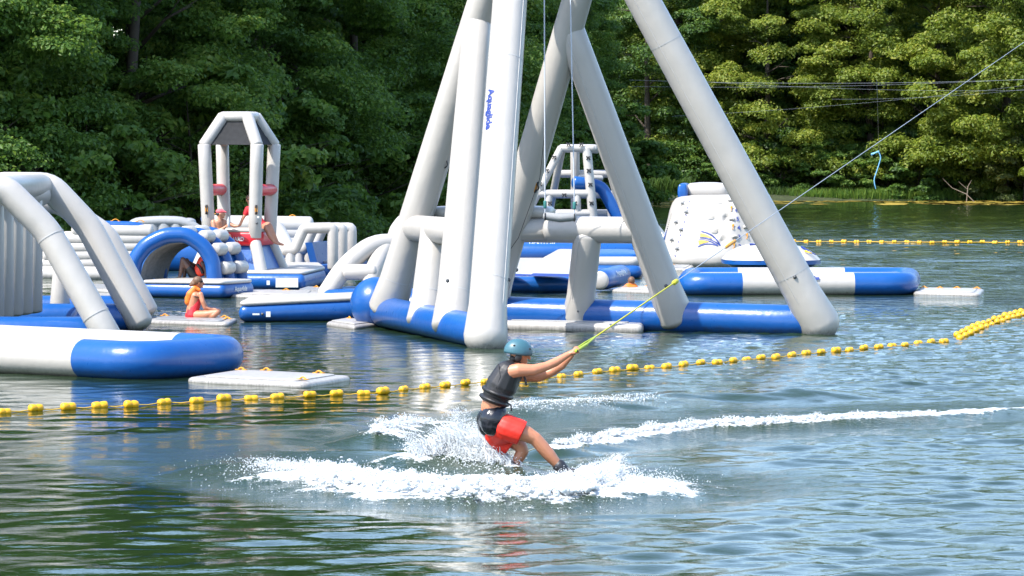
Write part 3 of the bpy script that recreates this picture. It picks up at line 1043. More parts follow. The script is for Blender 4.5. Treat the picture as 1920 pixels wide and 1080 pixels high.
# platform tubes tying the two trusses together at the back, with a standing deck on top
pa = bL0 + Vector((0.35, 0.25, 0)); pb = on(bR0, bR1, .30) + Vector((0.02, 0.2, -0.02))
T('platform_tube', [pa, pb], 0.245, WHITE, sw, seg=24)
T('platform_tube', [bL0, bR0], 0.20, WHITE, sw, seg=20)
dd = (pb - pa); dd.z = 0; dd.normalize(); pr = Vector((-dd.y, dd.x, 0))
v, f = slab([pa - pr * .25 - dd * .05, pb - pr * .2 + dd * .0, pb + pr * .9, pa + pr * .9], pa.z + 0.2, pa.z + 0.41, fil=0.3)
mk('deck', v, f, WHITE, sw)
# top beam from which the swing hangs
T('top_beam', [TL, TR + Vector((0, 0, 0.0))], 0.30, WHITE, sw, seg=24)
# welded seams
for a, b, ts, r0, r1 in ((L1f, TL, (0.115, 0.60), 0.34, 0.31), (L2f, j2, (0.10,), 0.325, .27), (L3f, L3t, (0.3,), .30, .27), (L4f, TL, (0.075,), .33, .29), (R1f, TR, (0.125, 0.7), 0.35, 0.30)):
    for t in ts: seam(sw, on(a, b, t), b - a, r0 + (r1 - r0) * t)
# long welds running up each leg, with a valve and a D-ring near the foot
for a, b, r0, r1, nx in ((L1f, TL, .34, .31, (.75, -.66)), (R1f, TR, .35, .30, (-.55, -.83)), (RRf, jR, .315, .27, (-.45, -.89)), (RLf, TR, .32, .27, (.8, -.6)), (L2f, j2, .325, .27, (-.8, -.6)), (L4f, TL, .33, .29, (.8, -.6)), (R3f, R3t, .275, .27, (-.6, -.8))):
    d_ = (b - a).normalized()
    n_ = Vector((nx[0], nx[1], 0)); n_ = (n_ - d_ * n_.dot(d_)).normalized()
    ts = [0.06 + 0.90 * i / 40 for i in range(41)]
    T('seam', [a.lerp(b, t) + n_ * (r0 + (r1 - r0) * t - .001 + (.004 if i % 2 else 0)) for i, t in enumerate(ts)], .007, SEAMC, sw, seg=5)
    q = a.lerp(b, .12) + n_.cross(d_) * .0
    m_ = (n_ + d_.cross(n_) * .6).normalized()
    rr0 = r0 + (r1 - r0) * .12
    valve(q + m_ * rr0, m_, sw, .035)
# lettering down the front leg
dv = (L1f - TL).normalized()
c0 = on(L1f, TL, 0.478)
nv = (Vector((-0.66, -0.75, 0.0)) - dv * Vector((-0.66, -0.75, 0)).dot(dv)).normalized()
rr_ = 0.34 + (0.31 - 0.34) * 0.478
lettering('Aquaglide', 0.19, c0 + nv * rr_, dv, nv, PRINT_BLUE, sw, width=0.84, curve_r=rr_, bold=0.04)
# grab handles
for (px, py) in ((838, 273), (990, 273)):
    a, b = (L4f, TL) if px < 900 else (RLf, TR)
    t = (545 - py) / 750 + (0.005 if px < 900 else -0.02)
    p0 = on(a, b, t); d_ = (b - a).normalized()
    n_ = Vector((0.75, -0.66, 0)); n_ = (n_ - d_ * n_.dot(d_)).normalized()
    grip(p0 + n_ * 0.30, d_, n_, BLACKW, sw, 0.16, 0.05)
    decal('handle_patch', p0 + n_ * 0.30, n_.cross(d_), n_, 0.09, 0.18, ORANGE, sw)

# the swing itself
seat_y = 63.8
s0, s1 = P(1022, 405, seat_y), P(1077, 407, seat_y)
sg = thing('swing', (s0 + s1) / 2, 'grey padded swing seat hanging on two long ropes from the white tower', 'swing')
T('seat', [s0, (s0 + s1) / 2 + Vector((0, 0, -0.03)), s1], [0.075, 0.082, 0.075], GREYW, sg, seg=16)
for s_, tx in ((s0, 1020), (s1, 1066)):
    top = P(tx, -190, seat_y)
    T('rope', [s_ + Vector((0, -0.02, 0.03)), s_ + Vector((0, 0, 0.25)), top], 0.012, ROPE_W, sg, seg=6)
    T('knot', [s_ + Vector((0, -0.01, 0.16)), s_ + Vector((0, -0.01, 0.27))], 0.032, plain('green_tape', (0.03, 0.16, 0.15), .6), sg, seg=8)
    T('strap', fillet([s_ + Vector((0, -0.07, 0.06)), s_ + Vector((0.0, -0.09, -0.06)), s_ + Vector((0, 0.04, -0.09)), s_ + Vector((0, 0.08, 0.05)), s_ + Vector((0, 0, 0.17))], 0.04, 3), 0.011, BLACKW, sg, seg=6)
T('tag_line', [P(948, 480, 65.2), P(972, 446, 65.0), P(1012, 335, 64.6), P(1021, 250, 64.2)], 0.006, BLACKW, sg, seg=5)
# ------------------------------------------------------------------ white boarding mats
def mat_slab(corn, label, z1=0.075, handles=(), group='white boarding mats', z0=-0.05):
    pts = [G(*c) for c in corn]
    c = sum(pts, Vector()) / len(pts); c.z = 0
    t = thing('boarding_mat', c, label, 'floating mat', group)
    v, f = slab(pts, z0, z1, edge=0.075, fil=0.22, dome=0.012)
    mk('deck', v, f, WHITE, t)
    # anti-slip pad and handles
    cc = Vector((c.x, c.y, 0))
    inner = [cc + (p - cc) * 0.80 for p in pts]
    v, f = slab(inner, z1 + 0.002, z1 + 0.022, edge=0.006, fil=0.15, dome=0.003)
    mk('pad', v, f, GREYW if len(handles) % 2 else WHITE, t)
    for (u, w) in handles:
        a = pts[0].lerp(pts[1], u); b = pts[3].lerp(pts[2], u)
        q = a.lerp(b, w); q.z = z1 + 0.02
        grip(q, pts[1] - pts[0], (0, 0, 1), ORANGE, t, 0.13, 0.032)
    return t
H4 = ((.12, .85), (.3, .93), (.75, .9), (.9, .2))
mat_slab([(345, 717), (572, 728), (664, 713), (440, 702)], 'white floating mat nearest the camera, beside the blue corner float', handles=H4)
mat_slab([(272, 607), (428, 612), (447, 603), (300, 599)], 'white floating mat the woman in red sits on', handles=((.1, .8), (.85, .8), (.93, .5)))
mat_slab([(609, 610), (664, 618), (720, 611), (650, 603)], 'white floating mat poking out left of the big blue corner ball', handles=((.2, .8), (.75, .8)))
mat_slab([(930, 618), (1206, 625), (1212, 606), (940, 601)], 'long white floating mat behind the front leg of the swing tower', handles=((.8, .5),), z1=0.16)
mat_slab([(428, 558), (588, 561), (600, 551), (450, 548)], 'white floating mat in front of the lifeguard tower base', handles=((.15, .8), (.6, .8)))
mat_slab([(553, 550), (600, 553), (620, 546), (575, 543)], 'short white mat between lifeguard tower and white arch', handles=((.5, .8),))
mat_slab([(1712, 553), (1838, 556), (1846, 547), (1722, 545)], 'white floating mat at the right end of the long blue and white float', handles=((.1, .8), (.35, .7), (.6, .8), (.9, .8)))
mat_slab([(1146, 548), (1252, 552), (1262, 544), (1165, 541)], 'white floating mat beside the swimmer in orange', handles=((.2, .8), (.55, .8)))
mat_slab([(1222, 507), (1290, 509), (1302, 502), (1236, 500)], 'small white mat at the foot of the climbing iceberg', handles=((.4, .8),))
mat_slab([(930, 490), (1040, 492), (1046, 484), (940, 482)], 'white mat in front of the distant blue platform, seen behind the front leg', handles=((.2, .8), (.4, .8), (.75, .8), (.9, .8)))
mat_slab([(160, 547), (232, 550), (250, 541), (170, 538)], 'white mat seen between the two left arches, the farther one', handles=((.6, .5),))
mat_slab([(165, 563), (238, 566), (250, 557), (170, 555)], 'white mat seen between the two left arches, the nearer one')

# ------------------------------------------------------------------ ring float lower left
def ring_sections(path, r, cuts, parent, seg=26, name='float_tube'):
    """closed tube split at index cuts: [(i0, i1, material)]"""
    rings, _ = rings_of(path, r, seg, True)
    n = len(rings)
    outs = []
    for i0, i1, m in cuts:
        ids = [k % n for k in range(i0, i1 + 1)]
        v = [p for k in ids for p in rings[k]]
        f = []
        for a in range(len(ids) - 1):
            for j in range(seg):
                k = (j + 1) % seg
                f.append((a * seg + j, a * seg + k, (a + 1) * seg + k, (a + 1) * seg + j))
        outs.append(mk(name, v, f, m, parent))
    return outs

near_c = Vector((-5.60, 51.55, .27)); right_c = Vector((-4.28, 53.35, .27)); nd_ = Vector((-2.6, 1.9, 0)).normalized()
nd_ = (Vector((-8.1, 53.4, 0)) - Vector((-5.62, 51.55, 0))).normalized()
Lf = 7.0
lf = thing('trampoline_float', (near_c + right_c) / 2 - Vector((0, 0, .26)), 'blue cornered white ring float with dark mesh bed, lower left foreground', 'float')
p0 = [near_c + nd_ * Lf, near_c, right_c, right_c + nd_ * Lf]
path = fillet(sub_path([p0[0], p0[0].lerp(p0[1], .5), p0[1]], 9)[:-1] + [p0[1], p0[2], p0[3]], 0.62, 7, closed=True)
# dense path with the blue end section found by distance from the near corner
dense = []
for a, b in zip(path, path[1:] + path[:1]):
    n = max(1, int((b - a).length / 0.28))
    for k in range(n): dense.append(a.lerp(b, k / n))
end_mid = (near_c + right_c) / 2
blue_i = [i for i, q in enumerate(dense) if (q - end_mid).dot(-nd_) > -1.45]
gap = max(range(len(blue_i)), key=lambda k: (blue_i[k] - blue_i[k - 1]) % len(dense))
i0 = blue_i[gap]; i1 = blue_i[gap - 1]
if i1 < i0: i1 += len(dense)
rad = [0.30] * len(dense)
ring_sections(dense, rad, [(i0, i1, BLUE), (i1, i0 + len(dense), WHITE)], lf)
bed = [p0[0] , p0[1], p0[2], p0[3]]
cb = sum(bed, Vector()) / 4
v, f = slab([cb + (q - cb) * 0.97 for q in bed], 0.40, 0.43, edge=0.01, fil=0.5, dome=-0.02)
mk('mesh_bed', v, f, MESHC, lf)
e_dir = (right_c - near_c).normalized()
out_n = Vector((e_dir.y, -e_dir.x, 0))
lettering('Aquaglide', 0.10, near_c.lerp(right_c, .62) + (out_n * .5 + Vector((0, 0, .86))).normalized() * 0.285, e_dir, out_n * .5 + Vector((0, 0, .86)), PRINT_WHITE, lf, width=0.62, curve_r=0.285, shear=0.2, bold=0.02)
mid_s = near_c + nd_ * 2.3 + Vector((0, 0, .285))
lacing = MB()
for k in range(24):
    q = near_c + nd_ * (1.1 + 0.11 * k) + Vector((0, 0, 0.283))
    lacing.add(*tube([q + Vector((-0.03, .10, -.005)), q + Vector((0.05, -0.05, .004))], 0.012, 5))
lacing.build('lacing', PRINT_BLUE, lf)

# ------------------------------------------------------------------ arch obstacle at the left edge
ar = thing('arch_obstacle', G(180, 650), 'white inflatable arch obstacle with hanging pillars on blue tubes, cut by the left edge', 'inflatable obstacle')
def arch(Y, pts, r, dY=0.0, lean=0.0):
    q = [P(x, y, Y + d) for x, y, d in pts]
    path = sub_path(fillet(q, 0.20, 4), 0.4)
    o = T('arch', path, r, WHITE, ar, seg=26, capk=0.6)
    return q
q1 = arch(60.3, [(-200, 640, 0), (-130, 430, 0), (-75, 352, 0), (8, 352, 0), (89, 433, 0), (205, 636, -.3)], 0.245)
q2 = arch(65.6, [(-110, 620, 0), (-60, 425, 0), (-10, 347, 0), (94, 348, 0), (167, 425, 0), (262, 605, -.3)], 0.255)
q3 = arch(69.5, [(0, 600, 0), (30, 460, 0), (60, 380, 0), (110, 380, 0), (200, 440, 0), (276, 582, 0)], 0.22)
for q in (q1, q2):
    for k, t in ((4, 0.0),):
        d_ = (q[4] - q[3]).normalized() + (q[5] - q[4]).normalized()
    d_ = (q[5] - q[4]).normalized()
    seam(ar, q[4].lerp(q[5], 0.055), d_, 0.25)
    seam(ar, q[4].lerp(q[5], 0.78), d_, 0.25)
T('ridge_tube', [q1[3] + Vector((-.1, 0, 0)), q2[3] + Vector((-.15, 0, 0))], 0.225, WHITE, ar)
T('ridge_tube', [q2[3] + Vector((-.1, 0, 0)), q3[3]], 0.2, WHITE, ar)
# hanging pillars: a receding row
for k in range(7):
    x = 60 - 18.2 * k
    Yk = 64.6 - 0.62 * k
    top = P(x, 352, Yk); bot = P(x, 606 + 2 * k, Yk)
    bot.z = 0.42
    T('pillar', [top, bot], [0.20, 0.20], GREYW if False else WHITE, ar, seg=18, capk=0.3)
T('top_rail', [P(75, 366, 65.1), P(-80, 352, 59.8)], 0.215, WHITE, ar, seg=20)
# blue base tubes
b1 = P(190, 620, 60.3); b1.z = 0.26
T('base_tube', [P(-260, 620, 60.3) * 1.0, b1], 0.255, BLUE, ar, seg=24)
b2 = Vector((P(262, 600, 65.6).x, 65.5, 0.24)); b2l = Vector((P(-140, 600, 65.6).x, 65.5, 0.24))
T('base_tube', [b2l, b2 + Vector((-0.02, 0, 0))], 0.27, BLUE, ar, seg=24)
b3 = Vector((P(270, 590, 69.5).x, 69.5, 0.24)); b3l = Vector((P(-60, 590, 69.5).x, 69.5, 0.24))
T('base_tube', [b3l, b3], 0.25, BLUE, ar, seg=24)
for x0, x1 in ((-30, -10), (150, 190)):
    a = P(x0, 620, 60.4); a.z = .24; b = P(x1 - 30, 600, 69.5); b.z = .24
    T('base_tube', [a, b], 0.235, BLUE, ar, seg=20)
wp = P(112, 575, 67.3)
T('post', [Vector((wp.x, 67.3, .25)), Vector((wp.x + .02, 67.3, 1.15))], [0.21, 0.15], WHITE, ar, seg=18)
# printed labels and valves
fr = Vector((0, -1, 0.10))
decal('warning_label', P(92, 624, 60.3 - .25), (1, 0, -.02), fr, 0.66, 0.235, LABELM, ar, curve_r=0.255)
for k in range(5):
    decal('label_line', P(80 if k in (0, 2) else 110, 616 + k * 4, 60.3 - .262), (1, 0, -.02), fr, 0.26, 0.018, PRINT_YELLOW if k in (0, 2) else PRINT_BLUE, ar, lift=0.006)
decal('label_patch', P(134, 625, 60.3 - .25), (1, 0, -.02), fr, 0.09, 0.10, LABELM, ar, curve_r=0.255)
valve(P(145, 627, 60.3 - .255), fr, ar, 0.036)
valve(P(147, 571, 60.3 - .255), (0.2, -1, .1), ar, 0.04)
decal('label_patch', P(139, 558, 60.3 - .25), (1, 0, -.02), (0, -1, .1), 0.04, 0.04, PRINT_BLUE, ar)

# ------------------------------------------------------------------ blue ramp and white arch next to the swing
rp = thing('boarding_ramp', G(560, 606), 'low blue ramp with white top, left of the blue corner ball', 'inflatable ramp')
za = lambda x, y: 0.34 + 0.10 * max(0, min(1, (x + 5.0) / 2.0))
c4 = [G(446, 604), G(700, 602), G(735, 588), G(470, 590)]
v, f = slab(c4, 0.0, za, edge=0.14, fil=0.2, dome=0.01)
mk('hull', v, f, BLUE, rp)
cc = sum(c4, Vector()) / 4
v, f = slab([cc + (q - cc) * 0.985 for q in c4], lambda x, y: za(x, y) - 0.02, lambda x, y: za(x, y) + 0.075, edge=0.05, fil=0.2, dome=0.01)
mk('top_pad', v, f, WHITE, rp)
yy = G(500, 604).y - 0.02
valve(P(492, 589, yy + 0.02), (0, -1, 0), rp, 0.03)
decal('label_patch', P(503, 589, yy + .03), (1, 0, 0), (0, -1, 0), 0.09, 0.11, LABELM, rp, lift=0.012)
decal('label_patch', P(480, 589, yy + .03), (1, 0, 0), (0, -1, 0), 0.14, 0.035, LABELM, rp, lift=0.012)

wa = thing('white_arch', G(640, 590), 'white inflatable arch behind the blue ramp, beside the swing tower', 'inflatable arch')
Ya = 71.0
T('arch', sub_path(fillet([P(612, 552, Ya), P(645, 500, Ya + .2), P(700, 455, Ya + .6), P(770, 458, Ya + 1.0)], 0.35, 5), .4), 0.20, WHITE, wa)
T('arch', sub_path(fillet([P(690, 560, Ya), P(697, 512, Ya + .1), P(722, 462, Ya + .7), P(775, 420, Ya + 1.4)], 0.3, 5), .4), 0.18, WHITE, wa)
T('cross_tube', [P(648, 510, Ya + .1), P(700, 510, Ya + .1)], 0.165, WHITE, wa)
T('rear_arch', fillet([P(735, 450, Ya + 3), P(738, 432, Ya + 3), P(758, 405, Ya + 3), P(800, 400, Ya + 3)], 0.25, 5), 0.11, WHITE, wa)
ba = [P(598, 562, Ya), P(715, 562, Ya)]
v, f = slab([Vector((ba[0].x, Ya - .35, 0)), Vector((ba[1].x, Ya - .35, 0)), Vector((ba[1].x + .4, Ya + 1.4, 0)), Vector((ba[0].x + .3, Ya + 1.4, 0))], -0.02, 0.56, edge=0.2, fil=0.25)
mk('base', v, f, BLUE, wa)
lettering('Aquaglide', 0.12, P(629, 555.5, Ya - .34), (1, 0, 0), (0, -0.8, 0.6), PRINT_WHITE, wa, width=0.60, bold=0.03, shear=0.2, lift=0.03)

# ------------------------------------------------------------------ tunnel with white bumps
tn = thing('tunnel', G(345, 557), 'blue inflatable arch tunnel with white bumps on its side', 'inflatable tunnel')
Yt = 80.6
ax = Vector((0.62, 1.45, 0))                     # direction the tunnel runs, away to the right
def tun_path(k, r=1.0):
    prof = [(248, 536), (252, 488), (275, 458), (310, 441), (350, 440), (382, 462), (399, 490), (403, 536)]
    pts = [P(x, y, Yt) + ax * k for x, y in prof]
    return pts
for k in (0.0, 0.42, 0.84):
    T('arch_tube', sub_path(fillet(tun_path(k), 0.16, 3), .3), 0.185 if k == 0 else 0.17, BLUE, tn, seg=20)
# white bumps between the arch tubes
for k in (0.21, 0.63):
    for (x, y) in ((340, 436), (375, 444), (398, 468), (413, 503)):
        a = P(x, y, Yt) + ax * (k - 0.11); b = P(x, y, Yt) + ax * (k + 0.11)
        T('bump', [a, b], 0.155, WHITE, tn, seg=18, capk=0.5)
# skin between the arches
tp0, tp1 = tun_path(0.0), tun_path(0.84)
v, f = [], []
for a, b in list(zip(fillet(tp0, .2, 3), fillet(tp1, .2, 3)))[12:]: v += [a, b]
f = [(2 * i, 2 * i + 1, 2 * i + 3, 2 * i + 2) for i in range(len(v) // 2 - 1)]
n_sk = len(f)
mk('skin', v, f, BLUE, tn)
cur = []
for a, b in zip(fillet([P(x, y, Yt) for x, y in ((262, 526), (268, 495), (285, 472), (315, 458), (338, 456))], .2, 3),
                fillet([P(x, y, Yt) + ax * .84 for x, y in ((262, 526), (268, 495), (285, 472), (315, 458), (338, 456))], .2, 3)):
    for t in np.linspace(0, 1, 12):
        cur.append(a.lerp(b, float(t)) + Vector((0.02 * math.sin(t * 19), 0, 0.02 * math.cos(t * 23))))
m_ = 12
mk('mesh_curtain', cur, [(i * m_ + j, i * m_ + j + 1, (i + 1) * m_ + j + 1, (i + 1) * m_ + j) for i in range(len(cur) // m_ - 1) for j in range(m_ - 1)],
   plain('sheer_grey_mesh', (0.17, 0.165, 0.16), 0.7, var=0.6, scale=14), tn)
cz = [G(262, 557), G(420, 559.5), G(420, 559.5) + ax * 1.0, G(262, 557) + ax * 1.0]
v, f = slab(cz, 0.0, 0.33, edge=0.12, fil=0.14)
mk('hull', v, f, BLUE, tn)
v, f = slab([sum(cz, Vector()) / 4 + (q - sum(cz, Vector()) / 4) * .97 for q in cz], 0.315, 0.40, edge=0.04, fil=0.14)
mk('floor', v, f, WHITE, tn)
sd = ax.normalized()
lettering('Aquaglide', 0.16, G(420, 559.5) + ax * .52 + Vector((0.005, 0, .18)), sd, Vector((sd.y, -sd.x, 0)), PRINT_WHITE, tn, width=0.62, bold=0.02, lift=0.01)
for x, m_c in ((300, PRINT_BLUE), (310, PRINT_YELLOW), (322, PRINT_BLUE), (332, PRINT_YELLOW), (343, PRINT_BLUE)):
    decal('print_stripe', P(x, 531, 80.0) * 1.0 + Vector((0, .25, .0)), (1, 0.6 if x < 320 else -0.6, 0), (0, -.2, 1), 0.05 if m_c is PRINT_BLUE else 0.11, 0.22, m_c, tn, lift=0.02)
decal('label_patch', P(394, 547, 79.7), (1, 0, 0), (0, -1, 0), 0.08, 0.10, LABELM, tn, lift=0.02)

# ------------------------------------------------------------------ lifeguard tower
lg = thing('lifeguard_tower', G(495, 542), 'white four-post inflatable lifeguard tower with mesh roof and red band', 'lifeguard tower')
Yg = 85.6
cG = Vector((P(449, 500, Yg).x, Yg, 0))
rotg = Matrix.Rotation(math.radians(-14), 3, 'Z')
def tw(u, w, z): return cG + rotg @ Vector((u, w, 0)) + Vector((0, 0, z))
def zpy(py, Y=Yg): return CH + (HZ - py) * Y / F
hexa = [cG + Vector((1.42 * math.cos(math.radians(a)), 1.15 * math.sin(math.radians(a)), 0)) for a in (-150, -75, -30, 20, 90, 150)]
hexa = [G(428, 544), G(572, 545), G(612, 534), G(600, 524), G(470, 522)]
v, f = slab(hexa, 0.0, 0.40, edge=0.14, fil=0.18)
mk('base_float', v, f, BLUE, lg)
hc = sum(hexa, Vector()) / 5
v, f = slab([hc + (q - hc) * .97 for q in hexa], 0.385, 0.46, edge=0.03, fil=0.18)
mk('base_deck', v, f, WHITE, lg)
decal('warning_label', P(538, 530, G(540, 545).y), (1, 0, 0), (0, -1, 0), 0.55, 0.23, LABELM, lg, lift=0.02)
decal('label_patch', P(503, 530, G(500, 545).y), (1, 0, 0), (0, -1, 0), 0.08, 0.11, LABELM, lg, lift=0.02)
zd, ze, zt = zpy(432), zpy(272), zpy(219)        # deck, eaves, roof top
zb0, zb1 = 0.42, zpy(458)
hb, hd, he, ht = 0.86, 0.62, 0.69, 0.32
cs4 = [(-1, -1), (1, -1), (1, 1), (-1, 1)]
for i, (u, w) in enumerate(cs4):
    T('corner_tube', [tw(u * hb, w * hb, zb0), tw(u * hd, w * hd, zb1 + .05)], 0.15, WHITE, lg, seg=16)
    T('post', sub_path([tw(u * (hd - .02), w * (hd - .02), zb1 + .2), tw(u * he, w * he, ze)], .5), [0.165] * len(sub_path([tw(u * (hd - .02), w * (hd - .02), zb1 + .2), tw(u * he, w * he, ze)], .5)), WHITE, lg, seg=18, capk=.3)
    T('roof_tube', [tw(u * he, w * he, ze), tw(u * ht, w * ht, zt)], 0.15, WHITE, lg, seg=18, capk=.4)
    u2, w2 = cs4[(i + 1) % 4]
    a, b = tw(u * hb, w * hb, zb0), tw(u2 * hb, w2 * hb, zb0)
    c_, d_ = tw(u2 * hd, w2 * hd, zb1), tw(u * hd, w * hd, zb1)
    mk('blue_panel', [a, b, c_, d_], [(0, 1, 2, 3)], BLUE, lg, False)
    # roof mesh, sagging a little between its tubes
    ea, eb, tb_, ta = tw(u * he, w * he, ze), tw(u2 * he, w2 * he, ze), tw(u2 * ht, w2 * ht, zt), tw(u * ht, w * ht, zt)
    vv = []
    for r_ in range(9):
        for c2 in range(9):
            q = ea.lerp(eb, c2 / 8).lerp(ta.lerp(tb_, c2 / 8), r_ / 8)
            q.z -= 0.05 * math.sin(math.pi * c2 / 8) * math.sin(math.pi * r_ / 8) - 0.012 * math.sin(r_ * 2.6 + c2 * .4)
            vv.append(q)
    mk('roof_mesh', vv, [(r_ * 9 + c2, r_ * 9 + c2 + 1, (r_ + 1) * 9 + c2 + 1, (r_ + 1) * 9 + c2) for r_ in range(8) for c2 in range(8)],
       plain('roof_net', (0.016, 0.0165, 0.018), 0.95, var=0.6, scale=9), lg)
    # top ring of the roof
    T('roof_tube', [tw(u * ht, w * ht, zt), tw(u2 * ht, w2 * ht, zt)], 0.13, WHITE, lg, seg=16)
mk('blue_panel', [tw(u * (hb - .3), w * (hb - .3), zb0) for u, w in cs4] , [(0, 1, 2, 3)], BLUE, lg, False)
# red band and deck
hr = 0.76
zr0, zr1 = zpy(459), zpy(434)
band = [tw(u * hr, w * hr, 0) for u, w in cs4]
v, f = slab(band, zr0, zr1, edge=0.05, fil=0.22, dome=0.0)
mk('red_band', v, f, RED, lg)
v, f = slab([tw(u * (hr - .03), w * (hr - .03), 0) for u, w in cs4], zr1 - .01, zr1 + 0.09, edge=0.04, fil=0.2)
mk('deck', v, f, WHITE, lg)
ud = (band[1] - band[0]).normalized(); nn = Vector((ud.y, -ud.x, 0))
mid = band[0].lerp(band[1], .53) + Vector((0, 0, (zr0 + zr1) / 2))
lettering('LIFEGUARD', 0.105, mid, ud, nn, PRINT_WHITE, lg, width=0.66, bold=0.02, lift=0.012)
for sgn in (-1, 1):
    T('red_bumper', [tw(sgn * 0.66, -0.6, zpy(356)), tw(sgn * 0.66, 0.6, zpy(356))], 0.145, RED, lg, seg=16)
fl, frr = (-1, -1), (1, -1)
for u, w in (fl, frr):
    t = 0.30
    q = tw(u * (hd + .03), w * (hd + .03), zpy(392))
    n_ = Vector((0.1, -1, 0)).normalized()
    grip(q + n_ * 0.165, (0, 0, 1), n_, BLACKW, lg, 0.17, 0.05)
    decal('handle_patch', q + n_ * 0.165, (1, 0.1, 0), n_, 0.07, 0.2, ORANGE, lg)
valve(tw(hd, -hd, zpy(417)) + Vector((0.05, -0.165, 0)), (0.2, -1, 0), lg, 0.03)
decal('label_patch', P(484, 407, Yg - 1.2), (1, 0, 0), (0, -1, 0), 0.05, 0.05, LABELM, lg)

# ------------------------------------------------------------------ ribbed slide walls behind the tunnel and behind the tower
def ribbed(name, label, quad, ribs, rim_r, parent_cat='barrier', r=0.17):
    """quad: bottom-left, bottom-right, top-right, top-left points"""
    c = (quad[0] + quad[1]) / 2; c.z = 0
    t = thing(name, c, label, parent_cat)
    bl, br_, tr, tl = quad
    for k in range(ribs):
        s = (k + .5) / ribs
        a, b = bl.lerp(tl, s), br_.lerp(tr, s)
        h = (tl - bl).length / ribs
        T('rib', [a, b], h * 0.60, WHITE, t, seg=14, capk=.5)
    T('rim', sub_path(fillet([tl + Vector((0, 0, rim_r * .4)), tr + Vector((0, 0, rim_r * .4)), br_ + Vector((rim_r, 0, 0))], 0.5, 6), .4), rim_r, BLUE, t, seg=16)
    d_ = (tr - tl).normalized()
    for s in (0.12, 0.5, 0.85):
        grip(tl.lerp(tr, s) + Vector((0, 0, rim_r * 1.35)), d_, (0, 0, 1), ORANGE, t, 0.2, 0.05)
    return t
rw = ribbed('inflatable_barrier', 'white ribbed inflatable wall with blue rim, left of the blue tunnel', [P(40, 520, 92), P(262, 512, 92), P(283, 428, 92), P(150, 424, 92)], 6, 0.12)
T('foot_tube', [P(40, 514, 91), P(262, 516, 91)], 0.22, WHITE, rw)
ribbed('inflatable_barrier', 'white ribbed inflatable wall with blue rim behind the lifeguard tower', [P(505, 490, 96), P(600, 490, 96), P(578, 416, 96), P(380, 413, 96)], 5, 0.10)
gb = thing('grey_bolster', G(305, 492), 'grey puffed inflatable hood rising behind the ribbed wall and tunnel', 'inflatable')
Yb = 97.0
T('hood_tube', sub_path(fillet([P(235, 440, Yb), P(250, 418, Yb), P(300, 414, Yb), P(350, 416, Yb), P(385, 442, Yb)], .4, 4), .4), 0.15, GREYW, gb, seg=16)
for x in (262, 285, 308, 331, 352):
    T('hood_cell', [P(x, 417, Yb + .1), P(x + 4, 460, Yb + .1)], 0.24, GREYW, gb, seg=14)
bt = [Vector((P(225, 480, Yb).x, Yb - .3, 0)), Vector((P(395, 480, Yb).x, Yb - .3, 0)), Vector((P(395, 480, Yb).x, Yb + 1.2, 0)), Vector((P(225, 480, Yb).x, Yb + 1.2, 0))]
v, f = slab(bt, 0.0, 0.75, edge=0.2, fil=.3)
mk('hull', v, f, BLUE, gb)

# ------------------------------------------------------------------ step frames right of the lifeguard tower
sf = thing('step_frames', G(590, 522), 'row of white angular inflatable step frames right of the lifeguard tower', 'inflatable obstacle')
for k in range(3):
    Yk = 91.0 + 1.0 * k
    dx = 17.5 * k
    pts = [P(532 + dx, 469, Yk), P(552 + dx, 469, Yk), P(570 + dx, 428, Yk), P(624 + dx * 1.0, 427, Yk), P(624 + dx, 502, Yk)]
    T('frame', sub_path(fillet(pts, 0.10, 3), .5), 0.145, WHITE, sf, seg=16)
    T('support', [P(543 + dx, 475, Yk), P(546 + dx, 510, Yk)], 0.13, WHITE, sf, seg=14)
pl = [P(572, 455, 91.6), P(602, 452, 93.4), P(612, 500, 93.2), P(584, 503, 91.4)]
v = pl + [q + Vector((0.18, 0.15, 0)) for q in pl]
mk('blue_gusset', v, [(0, 3, 2, 1), (4, 5, 6, 7), (0, 1, 5, 4), (1, 2, 6, 5), (2, 3, 7, 6), (3, 0, 4, 7)], BLUE, sf, False)
b_ = [G(500, 522), G(640, 522), G(692, 507), G(560, 505)]
v, f = slab(b_, -.05, 0.36, edge=0.14, fil=.2)
mk('base', v, f, BLUE, sf)
v, f = slab([G(585, 519), G(626, 520), G(640, 514), G(600, 513)], 0.34, 0.44, edge=0.04, fil=.15)
mk('step_pad', v, f, WHITE, sf)
T('slope_tube', [P(520, 430, 94), P(540, 470, 92)], 0.22, WHITE, sf, seg=16)

# ------------------------------------------------------------------ distant climbing frame with slide
cf = thing('climbing_tower', G(1080, 485), 'distant white tubular climbing tower with a blue slide, seen through the swing tower', 'climbing tower')
Yc = 108.0
def C(x, y, d=0.0): return P(x, y, Yc + d)
def ct(pts, r=0.125, name='frame_tube', m=WHITE): return T(name, pts, r, m, cf, seg=14)
ct([C(985, 408), C(1052, 278)]); ct([C(1052, 278), C(1112, 278)]); ct([C(1100, 278), C(1114, 430)], 0.15)
ct([C(1112, 278), C(1132, 280, .8)]); ct([C(1132, 280, .8), C(1175, 430, 1.6)])
ct([C(1010, 363), C(1104, 363)]); ct([C(984, 400), C(1110, 400)]); ct([C(984, 430), C(1110, 430)])
ct([C(1030, 364), C(1026, 400)], .115); ct([C(1082, 364), C(1083, 400)], .115)
ct([C(1046, 326, 1.5), C(1150, 326, 1.7)]); ct([C(1078, 282, 1.3), C(1079, 400, 1.8)], .15); ct([C(1054, 278, .3), C(1030, 400, 2.4)], .12); ct([C(1052, 280, 1.4), C(1120, 282, 1.4)], .1)
ct([C(1020, 400, 2.4), C(1165, 400, 2.4)]); ct([C(1040, 365, 2), C(1160, 365, 2)], .12)
